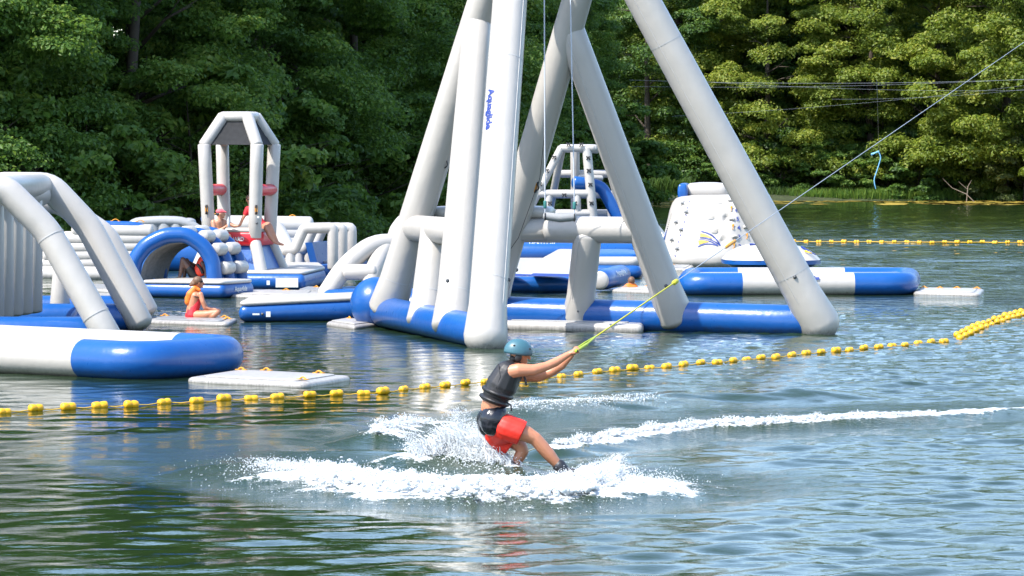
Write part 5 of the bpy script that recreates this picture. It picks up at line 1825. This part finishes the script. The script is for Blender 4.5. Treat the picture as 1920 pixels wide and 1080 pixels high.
# legs
b.chain([R(936, 795, -.10), R(965, 806, -.13), R(985, 813, -.14), R(1003, 822, -.14), R(1017, 838, -.13), R(1030, 853, -.12), R(1051, 878, -.11), R(1056, 886, -.11)], [.118, .104, .092, .072, .074, .070, .046, .046])
b.ell(R(1003, 820, -.15), (.05, .05, .05))
b.chain([R(930, 797, .10), R(955, 820, .12), R(977, 838, .10), R(980, 846, .10), R(972, 860, .10), R(962, 880, .10), R(956, 893, .10)], [.110, .094, .070, .066, .062, .045, .045])
b.build('body', SKIN, wr, .0085, 4)
# vest: chest panels and two waist belts, each puffed
vest = Body()
ups = (R(952, 703) - R(924, 764)).normalized()
def torso_ring(px, py, ra, dep, w=.17):
    c_ = R(px, py, .01)
    rot = ups.to_track_quat('Z', 'Y').to_matrix()
    return c_, rot
rotv = ups.to_track_quat('Z', 'X').to_matrix()
def band(bd, px, py, rx, ry, rz): bd.ell(R(px, py, .01), (ry, rx, rz) if False else (rx, ry, rz), Matrix.Rotation(math.radians(22), 3, 'Y'))
vest = Body()
vest.chain([R(939, 722, -.095), R(950, 700, -.105), R(955, 687, -.10)], [.162, .14, .07])
vest.chain([R(942, 722, .105), R(957, 700, .12), R(962, 688, .10)], [.162, .14, .07])
vest.cap(R(941, 722, -.08), R(943, 722, .09), .164, .164)
vest.cap(R(951, 702, -.08), R(957, 702, .10), .136, .136)
vest.chain([R(932, 740, -.085), R(934, 733, -.09), R(944, 715, -.09)], [.145, .156, .15])
vest.chain([R(930, 740, .095), R(935, 733, .105), R(948, 715, .10)], [.145, .156, .15])
vest.build('vest_chest', NEO, wr, .010, 3)
for (x, y, r_, h_) in ((933, 736, .186, .058), (927, 750, .178, .052)):
    v1 = Body()
    v1.mb.add(*ellipsoid(R(x, y, .005), (r_, r_ + .10, h_), 24, 10, Matrix.Rotation(math.radians(20), 3, 'Y')))
    v1.build('vest_belt', NEO, wr, .010, 2)
T('vest_strap', [R(948, 753, -.16), R(958, 760, -.19), R(959, 770, -.18)], .009, BLACKW, wr, seg=6)
T('vest_strap', [R(981, 702, -.12), R(985, 712, -.16), R(987, 722, -.15)], .012, NEO, wr, seg=6)
T('vest_seam', [R(934, 683, -.19), R(938, 706, -.236), R(930, 728, -.242)], .006, BLACKW, wr, seg=5)
# black under-shorts and red board shorts
s1 = Body()
s1.chain([R(930, 777, -.09), R(925, 785, -.10), R(924, 794, -.10)], [.130, .150, .138])
s1.chain([R(924, 777, .09), R(919, 787, .10), R(919, 797, .11)], [.130, .150, .138])
s1.cap(R(922, 788, -.08), R(919, 788, .09), .135, .135)
s1.build('wetsuit_shorts', WET, wr, .010, 3)
s2 = Body()
s2.chain([R(949, 801, -.12), R(961, 806, -.13), R(976, 811, -.14)], [.146, .144, .140])
s2.chain([R(933, 814, .09), R(941, 822, .11), R(951, 831, .12)], [.146, .144, .138])
s2.cap(R(947, 806, -.10), R(935, 816, .10), .140, .140)
so = s2.build('board_shorts', REDC, wr, .010, 6)
# cut the trouser ends clean: flatten the round ends along each thigh
me = so.data
base_ = world_loc(wr)
for c_, d_ in ((R(979, 811, -.14) - base_, (R(1003, 822, -.14) - R(955, 800, -.125)).normalized()), (R(957, 836, .12) - base_, (R(977, 838, .10) - R(940, 812, .1)).normalized())):
    for v_ in me.vertices:
        h_ = (v_.co - c_).dot(d_)
        if h_ > 0 and (v_.co - c_).length < .26: v_.co -= d_ * h_ * .92
# helmet with ear pads
he_c = R(972, 659.5, 0)
Rh = Matrix((fwd, sdv, uph)).transposed()
v, f = [], []
nS, nR = 28, 10
for i in range(nR + 1):
    th = math.radians(2 + 100 * i / nR)
    for j in range(nS):
        ph = 2 * math.pi * j / nS
        front = math.cos(ph)
        t2 = th * (1 - 0.10 * max(0, front)) * (1 + .06 * max(0, -front))
        r_ = 1.0
        p_ = Vector((.148 * math.sin(t2) * math.cos(ph), .118 * math.sin(t2) * math.sin(ph), .128 * math.cos(t2)))
        v.append(he_c + Rh @ p_)
for i in range(nR):
    for j in range(nS):
        k = (j + 1) % nS
        f.append((i * nS + j, (i + 1) * nS + j, (i + 1) * nS + k, i * nS + k))
hl = mk('helmet', v, f, TEAL, wr)
sm = hl.modifiers.new('thick', 'SOLIDIFY'); sm.thickness = .012; sm.offset = -1
for e in (-1, 1):
    c_ = he_c + sdv * e * .098 - fwd * .015 - uph * .058
    v, f = ellipsoid(c_, (.040, .020, .052), 14, 8, Rh)
    mk('ear_pad', v, f, NEO, hl)
    T('chin_strap', [c_ - uph * .03, hc_ + fwd * .06 - uph * .118 + sdv * e * .02], .007, BLACKW, hl, seg=6)
for k in (-1, 0, 1):
    for e in (-1, 1):
        n_ = Vector((.8 * k * .148, e * .07, .1))
        q = he_c + Rh @ Vector((.09 * k, e * .095, .072 - .012 * abs(k)))
        v, f = ellipsoid(q, (.016, .006, .009), 8, 6, Rh)
        mk('vent', v, f, BLACKW, hl)
v, f = ellipsoid(hc_ - fwd * .055 - uph * .065, (.05, .06, .045), 12, 8, Rh)
mk('hair', v, f, HAIR_K, wr)
# boots
bo = Body()
bo.chain([R(1049, 874, -.11), R(1058, 887, -.11), R(1066, 893, -.11)], [.076, .078, .066])
bo.chain([R(1060, 889, -.11), R(1074, 887, -.15), R(1081, 886, -.17)], [.066, .058, .044])
bo.build('boot', BOOT, wr, .009, 2)
bo = Body()
bo.chain([R(964, 872, .10), R(956, 888, .10), R(952, 895, .10)], [.062, .064, .056])
bo.chain([R(955, 892, .10), R(964, 893, .03), R(968, 893, 0)], [.056, .048, .036])
bo.build('boot', BOOT, wr, .009, 2)

# ---- wakeboard
wb = thing('wakeboard', R(1015, 898), 'dark wakeboard half hidden in the white spray under the rider', 'wakeboard')
tail, nose = R(925, 903, .20), R(1134, 878, -.25)
dB = (nose - tail); LB = dB.length; dB.normalize()
sB = dB.cross(Vector((0, 0.25, 1))).normalized(); uB = sB.cross(dB).normalized()
if uB.z < 0: uB = -uB
v, f = [], []
nL, nW = 24, 8
for lay in (0, 1):
    for i in range(nL + 1):
        t = i / nL * 2 - 1
        w = .20 * (1 - abs(t) ** 3.2) ** .5 + .004
        rock = .055 * t * t
        for j in range(nW + 1):
            s_ = j / nW * 2 - 1
            edge_t = .5 if abs(s_) == 1 or abs(t) == 1 else 1
            v.append((tail + nose) / 2 + dB * t * LB / 2 + sB * s_ * w + uB * (rock - .07 + (.011 if lay else -.011) * edge_t))
kk = (nL + 1) * (nW + 1)
for i in range(nL):
    for j in range(nW):
        a = i * (nW + 1) + j
        f.append((a, a + nW + 1, a + nW + 2, a + 1)); f.append((kk + a, kk + a + 1, kk + a + nW + 2, kk + a + nW + 1))
for i in range(nL):
    for j in (0, nW):
        a = i * (nW + 1) + j
        f.append((a, a + nW + 1, kk + a + nW + 1, kk + a))
mk('deck', v, f, plain('dark_board', (0.02, 0.022, 0.028), .3, var=.3), wb)
for t in (-.55, .55):
    c_ = (tail + nose) / 2 + dB * t * LB / 2 + uB * (-.035)
    v, f = box(c_, dB * .07, sB * .13, uB * .012)
    mk('binding_plate', v, f, BLACKW, wb, False)

# ---- the woman on the mat
YW = 68.6
def Wm(px, py, dy=0.0): return P(px, py, YW + dy)
wo_ = thing('person', G(370, 606), 'woman in a red swimsuit and orange vest sitting cross-legged on a white mat', 'person')
b = Body()
b.chain([Wm(362, 590, -.09), Wm(362, 575, -.08), Wm(366, 556, -.09)], [.135, .105, .105])
b.chain([Wm(360, 590, .09), Wm(360, 575, .08), Wm(366, 556, .10)], [.135, .105, .105])
b.cap(Wm(368, 552, 0), Wm(371, 540, 0), .05, .047)
wf = Vector((.96, .22, -.05))
face(b, Wm(372.5, 530, 0), wf, (0.05, 0, 1), .93)
b.chain([Wm(376, 552, -.15), Wm(380, 566, -.20), Wm(384, 577, -.20), Wm(395, 581, -.16), Wm(403, 581, -.12)], [.055, .047, .038, .034, .025])
b.chain([Wm(374, 552, .15), Wm(382, 568, .20), Wm(388, 578, .18), Wm(404, 580, .05)], [.055, .045, .036, .026])
for k, e in enumerate((-.03, -.01, .01, .03)): b.chain([Wm(402, 581, -.11 + e), Wm(406, 581, -.11 + e), Wm(409, 583, -.11 + e)], [.013, .011, .009], 8)
b.chain([Wm(402, 582, -.14), Wm(405, 584, -.15)], [.012, .010], 8)
b.chain([Wm(365, 592, -.12), Wm(388, 590, -.26), Wm(407, 586, -.30), Wm(400, 592, -.32), Wm(384, 597, -.22), Wm(380, 598, -.08)], [.105, .085, .062, .055, .045, .035])
b.chain([Wm(363, 592, .12), Wm(390, 588, .26), Wm(409, 584, .25), Wm(398, 592, .10), Wm(386, 596, -.02), Wm(380, 598, -.12)], [.105, .085, .062, .055, .042, .035])
b.build('body', SKIN, wo_, .011, 4)
s_ = Body()
s_.chain([Wm(361, 592, -.09), Wm(363, 580, -.085), Wm(368, 568, -.08), Wm(372, 556, -.07)], [.143, .118, .098, .085])
s_.chain([Wm(360, 592, .09), Wm(362, 580, .085), Wm(368, 568, .08), Wm(372, 556, .07)], [.143, .118, .098, .085])
s_.build('swimsuit', REDS, wo_, .012, 3)
s_ = Body()
s_.chain([Wm(353, 566, -.07), Wm(357, 552, -.08), Wm(365, 541, -.07)], [.075, .085, .06])
s_.chain([Wm(353, 566, .07), Wm(357, 552, .08), Wm(365, 541, .07)], [.075, .085, .06])
s_.cap(Wm(354, 560, -.06), Wm(354, 560, .06), .085, .085); s_.cap(Wm(368, 541, -.07), Wm(374, 544, -.09), .045, .035); s_.cap(Wm(368, 541, .07), Wm(374, 544, .09), .045, .035)
s_.build('foam_vest', ORV, wo_, .012, 2)
T('vest_strap', [Wm(358, 557, -.15), Wm(366, 556, -.20), Wm(374, 558, -.19)], .010, BLACKW, wo_, seg=5)
h_ = Body()
h_.ell(Wm(370.5, 527, 0), (.105, .09, .10)).ell(Wm(363, 531, 0), (.07, .065, .06)).cap(Wm(364, 532, -.03), Wm(357, 535, -.02), .045, .03)
h_.build('hair', HAIR_B, wo_, .012, 1)
v, f = box(Wm(379, 528, -.05), (.018, .012, 0), (0, .02, 0), (0, 0, .017)); mk('sunglasses', v, f, LENS, wo_, False)

# ---- lifeguard with the cap, sitting on the tower
YL = 84.6
def Lg(px, py, dy=0.0): return P(px, py, YL + dy)
l1 = thing('person', Lg(412, 436), 'bare-chested lifeguard in a red cap holding a bottle on the tower deck', 'person')
b = Body()
b.chain([Lg(408, 446, -.08), Lg(409, 430, -.09), Lg(409, 417, -.13)], [.115, .115, .10]); b.chain([Lg(412, 446, .1), Lg(414, 430, .1), Lg(416, 417, .13)], [.115, .115, .10])
b.cap(Lg(411, 414, 0), Lg(412, 406, 0), .058, .055)
face(b, Lg(413.5, 401, 0), (.95, -.05, 0), (0, 0, 1), 1.0)
b.chain([Lg(400, 417, -.16), Lg(401, 428, -.22), Lg(405, 434, -.24), Lg(418, 429, -.26), Lg(424, 424, -.24)], [.07, .055, .045, .04, .028])
b.chain([Lg(421, 417, .14), Lg(432, 420, .1), Lg(439, 424, .05), Lg(446, 424, 0)], [.065, .05, .042, .028])
for e in (-.03, -.01, .01, .03): b.chain([Lg(424, 424 + e * 60, -.26), Lg(427, 423.5 + e * 60, -.31), Lg(429.5, 424 + e * 60, -.28)], [.014, .012, .010], 8)
b.chain([Lg(425, 421.5, -.22), Lg(428, 420.5, -.22)], [.013, .010], 8)
b.chain([Lg(410, 448, -.1), Lg(428, 444, -.1), Lg(430, 450, -.1)], [.10, .08, .07])
b.build('body', SKIN_T, l1, .013, 3)
s_ = Body(); s_.ell(Lg(412.5, 396.5, 0), (.108, .092, .07)); s_.cap(Lg(419, 396.5, 0), Lg(424, 398, 0), .032, .018); s_.cap(Lg(419, 396.5, -.05), Lg(423, 398, -.04), .022, .014); s_.cap(Lg(419, 396.5, .05), Lg(423, 398, .04), .022, .014)
s_.build('cap', PINKCAP, l1, .010, 2)
s_ = Body(); s_.ell(Lg(411, 401, 0), (.09, .082, .06)); s_.build('hair', HAIR_K, l1, .012, 1)
bq = Lg(428.5, 418, -.28)
bt_ = thing('water_bottle', bq + Vector((0, 0, -.1)), 'clear plastic water bottle held by the lifeguard in the red cap', 'bottle')
GLS, nt, out = new_mat('clear_plastic')
p = nd(nt, 'ShaderNodeBsdfPrincipled'); p.inputs['Base Color'].default_value = (.75, .8, .85, 1); p.inputs['Roughness'].default_value = .1; p.inputs['Transmission Weight'].default_value = .5; p.inputs['IOR'].default_value = 1.2
nt.links.new(p.outputs[0], out.inputs[0])
T('bottle_body', [bq + Vector((0, 0, z)) for z in (-.11, -.10, -.02, .06, .10, .13)], [.034, .04, .04, .04, .022, .014], GLS, bt_, seg=14, cap='flat')
T('bottle_cap', [bq + Vector((0, 0, .13)), bq + Vector((0, 0, .15))], .016, PRINT_WHITE, bt_, seg=10, cap='flat')

# ---- lifeguard in the red shirt
YQ = 85.35
def Lq(px, py, dy=0.0): return P(px, py, YQ + dy)
l2 = thing('person', Lq(487, 432), 'lifeguard in red shirt and sunglasses sitting sideways behind the front post', 'person')
b = Body()
b.chain([Lq(488, 425, .3), Lq(480, 412, .3), Lq(471, 394, .3)], [.115, .105, .10]); b.chain([Lq(490, 425, .5), Lq(483, 412, .5), Lq(475, 394, .5)], [.115, .105, .10])
b.cap(Lq(470, 391, .4), Lq(468, 381, .4), .052, .05)
face(b, Lq(467.5, 375, .4), (.25, -.95, -.05), (-.1, 0, 1), .95)
b.chain([Lq(463, 393, .28), Lq(459, 403, .24), Lq(455, 410, .22), Lq(450, 422, .22), Lq(447, 424, .22)], [.06, .048, .04, .032, .026])
for e in (-.03, -.01, .01, .03): b.chain([Lq(448, 424, .22 + e), Lq(444, 424.5, .22 + e)], [.013, .010], 8)
b.chain([Lq(450, 423, .18), Lq(448, 421.5, .17)], [.012, .010], 8)
b.chain([Lq(490, 427, .3), Lq(502, 422, .0), Lq(506, 424, -.12), Lq(513, 440, -.15), Lq(520, 454, -.15), Lq(524, 457, -.15), Lq(531, 459, -.2)], [.10, .085, .07, .06, .04, .04, .028])
b.chain([Lq(490, 427, .5), Lq(496, 425, .0), Lq(499, 427, -.16), Lq(506, 442, -.2), Lq(514, 454, -.2), Lq(521, 457, -.25)], [.10, .085, .07, .06, .04, .03])
b.build('body', SKIN_T, l2, .013, 3)
s_ = Body()
s_.chain([Lq(487, 420, .3), Lq(480, 411, .29), Lq(471, 394, .28)], [.125, .12, .115]); s_.chain([Lq(489, 420, .5), Lq(483, 411, .51), Lq(475, 394, .52)], [.125, .12, .115])
s_.cap(Lq(464, 392, .28), Lq(460, 401, .25), .075, .066)
s_.build('shirt', REDT, l2, .013, 2)
s_ = Body(); s_.chain([Lq(489, 425, .3), Lq(497, 424, .1)], [.125, .11]); s_.chain([Lq(490, 425, .5), Lq(494, 425, .15)], [.125, .11]); s_.build('shorts', REDT, l2, .013, 2)
s_ = Body(); s_.ell(Lq(467, 371.5, .43), (.085, .10, .085)); s_.build('hair', HAIR_B, l2, .012, 1)
for e in (-3, 2.4):
    v, f = ellipsoid(Lq(468 + e, 374, .305), (.026, .012, .02), 10, 6); mk('sunglasses', v, f, LENS, l2)

# ---- person resting in the tunnel
YU = 81.0
def Tu(px, py, dy=0.0): return P(px, py, YU + dy)
l3 = thing('person', Tu(370, 527), 'person in black shorts and red vest resting inside the blue tunnel', 'person')
b = Body()
b.chain([Tu(364, 517, -.0), Tu(374, 505, 0), Tu(382, 490, .05)], [.125, .12, .115]); b.chain([Tu(366, 517, .18), Tu(376, 505, .18), Tu(384, 490, .2)], [.125, .12, .115])
b.cap(Tu(384, 486, .12), Tu(384, 478, .12), .055, .052)
face(b, Tu(384, 471, .12), (-.9, -.3, -.1), (0, 0, 1), .98)
b.chain([Tu(364, 519, -.02), Tu(352, 500, -.12), Tu(343, 487, -.12), Tu(340, 503, -.12), Tu(337, 520, -.12), Tu(333, 524, -.14), Tu(322, 524.5, -.2)], [.10, .085, .065, .055, .04, .038, .026])
b.chain([Tu(364, 519, .2), Tu(356, 502, .25), Tu(350, 489, .25), Tu(347, 506, .25), Tu(345, 522, .25), Tu(337, 525, .22)], [.10, .085, .065, .055, .04, .03])
b.chain([Tu(380, 494, -.1), Tu(385, 508, -.12), Tu(387, 524, -.12)], [.062, .045, .03])
for e in (-.03, -.01, .01, .03): b.chain([Tu(387, 524, -.12 + e), Tu(390, 527, -.14 + e)], [.013, .010], 8)
b.chain([Tu(386, 523, -.16), Tu(384, 526, -.18)], [.013, .010], 8)
b.chain([Tu(382, 494, .3), Tu(370, 500, .3), Tu(352, 490, .2)], [.06, .045, .03])
b.build('body', SKIN_D, l3, .013, 3)
s_ = Body(); s_.chain([Tu(365, 518, -.02), Tu(355, 504, -.11)], [.13, .10]); s_.chain([Tu(366, 518, .2), Tu(358, 505, .25)], [.13, .10]); s_.chain([Tu(367, 516, 0), Tu(370, 512, .15)], [.13, .12]); s_.build('shorts', NEO, l3, .013, 2)
s_ = Body(); s_.chain([Tu(374, 508, -.02), Tu(381, 490, .02)], [.145, .135]); s_.chain([Tu(376, 508, .2), Tu(383, 490, .2)], [.14, .13]); s_.build('foam_vest', REDV, l3, .013, 2)
T('vest_panel', [Tu(370, 496, -.16), Tu(376, 503, -.165), Tu(380, 512, -.16)], .035, NEO, l3, seg=8)
s_ = Body(); s_.ell(Tu(385, 468, .12), (.10, .09, .09)); s_.build('hair', HAIR_K, l3, .012, 1)

# ---- swimmer
YS = 83.4
def Sw(px, py, dy=0.0): return P(px, py, YS + dy)
l4 = thing('person', G(1183, 543), 'swimmer in an orange vest low in the water behind the right truss', 'person')
b = Body()
face(b, Sw(1184, 527.5, 0), (.2, .9, 0), (0, 0, 1), .98)
b.cap(Sw(1183, 534, 0), Sw(1182, 546, .0), .06, .12)
b.chain([Sw(1174, 539, -.1), Sw(1166, 542, -.2), Sw(1160, 544, -.15)], [.06, .045, .03])
b.chain([Sw(1192, 539, .1), Sw(1199, 543, .0), Sw(1206, 543, -.05)], [.06, .045, .03])
b.build('body', SKIN_T, l4, .013, 3)
s_ = Body(); s_.chain([Sw(1177, 541, -.05), Sw(1188, 541, 0)], [.115, .12]); s_.cap(Sw(1178, 536, -.05), Sw(1189, 536, 0), .07, .07); s_.build('foam_vest', ORV, l4, .013, 2)
s_ = Body(); s_.ell(Sw(1184, 525.5, -.02), (.088, .10, .095)); s_.build('hair', HAIR_B, l4, .012, 1)

# ------------------------------------------------------------------ spray and foam thrown up by the board
SPR, nt, out = new_mat('spray_water')
p = nd(nt, 'ShaderNodeBsdfPrincipled'); p.inputs['Base Color'].default_value = (.76, .78, .79, 1); p.inputs['Roughness'].default_value = .25
p.inputs['Transmission Weight'].default_value = .10; p.inputs['IOR'].default_value = 1.33
tr_ = nd(nt, 'ShaderNodeBsdfTranslucent'); tr_.inputs[0].default_value = (.85, .88, .9, 1)
mx = nd(nt, 'ShaderNodeMixShader'); mx.inputs[0].default_value = .4
nt.links.new(p.outputs[0], mx.inputs[1]); nt.links.new(tr_.outputs[0], mx.inputs[2]); nt.links.new(mx.outputs[0], out.inputs[0])
rg = np.random.RandomState(77)
def poly_sample(pts, n, t0=0, t1=1):
    pts = np.array(pts); seg = np.hypot(*(pts[1:] - pts[:-1]).T); L = np.concatenate([[0], np.cumsum(seg)]); L /= L[-1]
    t = rg.uniform(t0, t1, n)
    return np.interp(t, L, pts[:, 0]), np.interp(t, L, pts[:, 1]), t
drops = []
def spray(pts, n, width, h, size, t0=0, t1=1, power=2.2, hprof=None, lean=(0, 0)):
    n = int(n * .66)
    x, y, t = poly_sample(pts, n, t0, t1)
    hh = h * (hprof(t) if hprof else 1)
    cl = np.sin(x * 9.1 + y * 3) * .5 + np.sin(x * 23 + 1) * .3 + .7            # ragged fingers of water
    u = rg.rand(n) ** power
    z = u * hh * np.clip(cl, .25, 1.5)
    x = x + rg.normal(size=n) * width * .25 + lean[0] * u
    y = y + rg.normal(size=n) * width * .5 + lean[1] * u
    s = size * 1.12 * rg.uniform(.4, 1.5, n) * (1 - .35 * u)
    drops.append((x, y, z + .02, s))
spray(MAIN, 17000, .65, .10, .0072, 0.04, 1.0, 2.0, lambda t: .45 + .55 * np.minimum(1, t * 1.6))
spray(MAIN, 8000, .45, .16, .0070, 0.80, 1.0, 1.7, lambda t: np.clip((t - .80) / .10, .25, 1))
spray(MAIN, 4000, 1.7, .08, .0050, 0.0, 1.0)
spray(BACK, 16000, .24, .34, .0062, 0.0, .68, 1.2, lambda t: np.clip(1.35 * np.sin(np.pi * np.clip(.14 + t * .9, 0, 1)), .12, 1), (-.08, .1))
spray(BACK, 5000, .55, .14, .0065, 0.2, .75, 1.8)
spray(gp((1085, 892), (1130, 872), (1160, 862)), 1200, .18, .20, .0055, 0, 1, 1.2, lambda t: 1 - .6 * t)
spray(TRAIL1, 9000, .16, .07, .0080, 0.0, .75, 1.8, lambda t: 1.1 - t)
spray(TRAIL3, 3200, .25, .09, .0090, 0.0, .7)
spray(TRAIL2, 2500, .6, .04, .0075, 0.0, .5)
spray(gp((1190, 905), (1230, 908), (1270, 912)), 900, .8, .10, .005, 0, 1)
X_ = np.concatenate([d[0] for d in drops]); Y_ = np.concatenate([d[1] for d in drops]); Z_ = np.concatenate([d[2] for d in drops]); S_ = np.concatenate([d[3] for d in drops])
zs, _, _ = lake_fields(X_, Y_)
Z_ = Z_ + zs
o8 = np.array([(1, 0, 0), (-1, 0, 0), (0, 1, 0), (0, -1, 0), (0, 0, 1), (0, 0, -1)], float)
t8 = np.array([(0, 2, 4), (2, 1, 4), (1, 3, 4), (3, 0, 4), (2, 0, 5), (1, 2, 5), (3, 1, 5), (0, 3, 5)])
n = len(X_)
q = rg.normal(size=(n, 4)); q /= np.linalg.norm(q, axis=1, keepdims=True)
w, a, b_, c_ = q.T
Rm = np.stack([np.stack([1 - 2 * (b_ * b_ + c_ * c_), 2 * (a * b_ - w * c_), 2 * (a * c_ + w * b_)], 1), np.stack([2 * (a * b_ + w * c_), 1 - 2 * (a * a + c_ * c_), 2 * (b_ * c_ - w * a)], 1), np.stack([2 * (a * c_ - w * b_), 2 * (b_ * c_ + w * a), 1 - 2 * (a * a + b_ * b_)], 1)], 1)
st = np.stack([rg.uniform(.7, 1.8, n), rg.uniform(.6, 1.2, n), rg.uniform(.6, 1.2, n)], 1)
vv = np.einsum('nij,nkj->nki', Rm, o8[None] * st[:, None, :]) * S_[:, None, None] + np.stack([X_, Y_, Z_], 1)[:, None, :]
ff = (t8[None] + 6 * np.arange(n)[:, None, None]).reshape(-1, 3)
tag(mk_np('spray', vv.reshape(-1, 3), ff, SPR, None, True, None, True), 'white spray and foam thrown up round the wakeboard', 'spray', kind='stuff')

# churned foam: a lumpy froth bank along the spray line
FRO, nt, out = new_mat('froth')
p = nd(nt, 'ShaderNodeBsdfPrincipled'); p.inputs['Base Color'].default_value = (.56, .58, .585, 1); p.inputs['Roughness'].default_value = .45
p.inputs['Subsurface Weight'].default_value = .7; p.inputs['Subsurface Radius'].default_value = (.08, .09, .10); p.inputs['Subsurface Scale'].default_value = 1.0
vec = coords(nt)
b1 = bump(nt, noise(nt, vec, 16, 5, .72), .9, .05)
nt.links.new(bump(nt, noise(nt, vec, 60, 3, .7), .7, .012, b1), p.inputs['Normal'])
nt.links.new(p.outputs[0], out.inputs[0])
fb_ = Body()
def froth(pts, n, width, h, r0, r1, t0, t1, prof):
    x, y, t = poly_sample(pts, n, t0, t1)
    z0_, _, _ = lake_fields(x, y)
    for i in range(n):
        hh = h * prof(t[i])
        off = rg.normal() * width
        k = math.exp(-(off / width) ** 2 * .8)
        r = rg.uniform(r0, r1)
        fb_.mb.add(*ellipsoid((x[i] + rg.normal() * .05, y[i] + off, z0_[i] + hh * k * rg.rand() - r * .25), (r * 1.5, r * 1.1, r * .8), 8, 6))
froth(MAIN, 1500, .40, .07, .012, .034, .22, 1.0, lambda t: min(1, max(0, (t - .18) / .4)))
froth(MAIN, 700, .28, .13, .014, .042, .79, 1.0, lambda t: min(1, max(.2, (t - .79) / .10)))
froth(TRAIL1, 500, .09, .05, .010, .030, .0, .6, lambda t: 1 - t)
froth(TRAIL3, 140, .12, .06, .010, .030, .0, .5, lambda t: 1 - t)
anchor = thing('tmp', (0, 0, 0), 'x', 'x')
fo_ = fb_.build('froth', FRO, anchor, .015, 1)
from mathutils import noise as mnoise
nv_ = [v_.normal.copy() for v_ in fo_.data.vertices]
for v_, n_ in zip(fo_.data.vertices, nv_):
    c_ = v_.co
    v_.co = c_ + n_ * (.022 * mnoise.noise(c_ * 16) + .016 * mnoise.noise(c_ * 40)) + Vector((0, 0, .012 * mnoise.noise(c_ * 60)))
fo_.parent = None
bpy.data.objects.remove(anchor)
tag(fo_, 'lumpy white froth banks churned up along the board wake', 'foam', kind='stuff')

# thin curling jets and sheets of water thrown up behind the board
js = MB()
rj = random.Random(4)
def jets(pts, n, t0, t1, h, prof, lean, rad=.006):
    x, y, t = poly_sample(pts, n, t0, t1)
    z0_, _, _ = lake_fields(x, y)
    for i in range(n):
        hh = h * prof(t[i]) * rj.uniform(.35, 1.1)
        b0 = Vector((x[i] + rj.gauss(0, .05), y[i] + rj.gauss(0, .10), z0_[i] - .02))
        lx, ly = lean[0] * rj.uniform(.3, 1.3), lean[1] * rj.uniform(-1, 1)
        pts_ = [b0 + Vector((lx * u * u * hh * 1.6 + .012 * math.sin(u * 9 + i), ly * u * hh, hh * (1.25 * u - .35 * u * u * u))) for u in (0, .2, .4, .6, .8, 1.0)]
        r = rad * rj.uniform(.5, 1.5)
        js.add(*tube(pts_, [r * 2.2, r * 1.5, r * 1.2, r, r * .9, r * .35], 5, 'flat'))
jets(BACK, 330, 0.0, .80, .29, lambda t: max(.15, 1.3 * math.sin(math.pi * min(1, .14 + t * .9))), (-.28, .4))
jets(MAIN, 260, .25, 1.0, .13, lambda t: min(1, t * 1.2), (-.6, .8), .005)
jets(MAIN, 70, .82, 1.0, .16, lambda t: 1, (.6, .8), .006)
jets(gp((1080, 892), (1130, 874), (1165, 862)), 80, 0, 1, .24, lambda t: 1 - .6 * t, (.5, .3), .005)
tag(js.build('water_jets', SPR, None), 'thin curling jets of water rising behind the wakeboard', 'spray', kind='stuff')

# ------------------------------------------------------------------ fittings become sub-parts of the piece they are fixed to
bpy.context.view_layer.update()
FITTINGS = {'lettering', 'valve', 'warning_label', 'label_patch', 'label_line', 'handle', 'handle_patch', 'seam', 'number', 'swoosh', 'seam_dash', 'grab_strap', 'side_strap',
            'foot_hold', 'print_stripe', 'print_wave', 'vest_strap', 'vest_seam', 'vest_panel', 'sunglasses', 'lacing', 'rope_knot', 'binding_plate', 'pad', 'tooth'}
stem = lambda o: o.name.split('.')[0]
for root in [o for o in SC.objects if o.parent is None and o.type == 'EMPTY']:
    kids = [o for o in root.children if o.type == 'MESH']
    hosts = [o for o in kids if stem(o) not in FITTINGS]
    for k in kids:
        if stem(k) not in FITTINGS or k.children: continue
        vs = k.data.vertices
        mid = sum((v_.co for v_ in vs), Vector()) / len(vs)
        best, bd = None, 1e9
        for h_ in hosts:
            ok, loc, _, _ = h_.closest_point_on_mesh(mid)
            if ok and (loc - mid).length < bd: best, bd = h_, (loc - mid).length
        if best is not None: k.parent = best
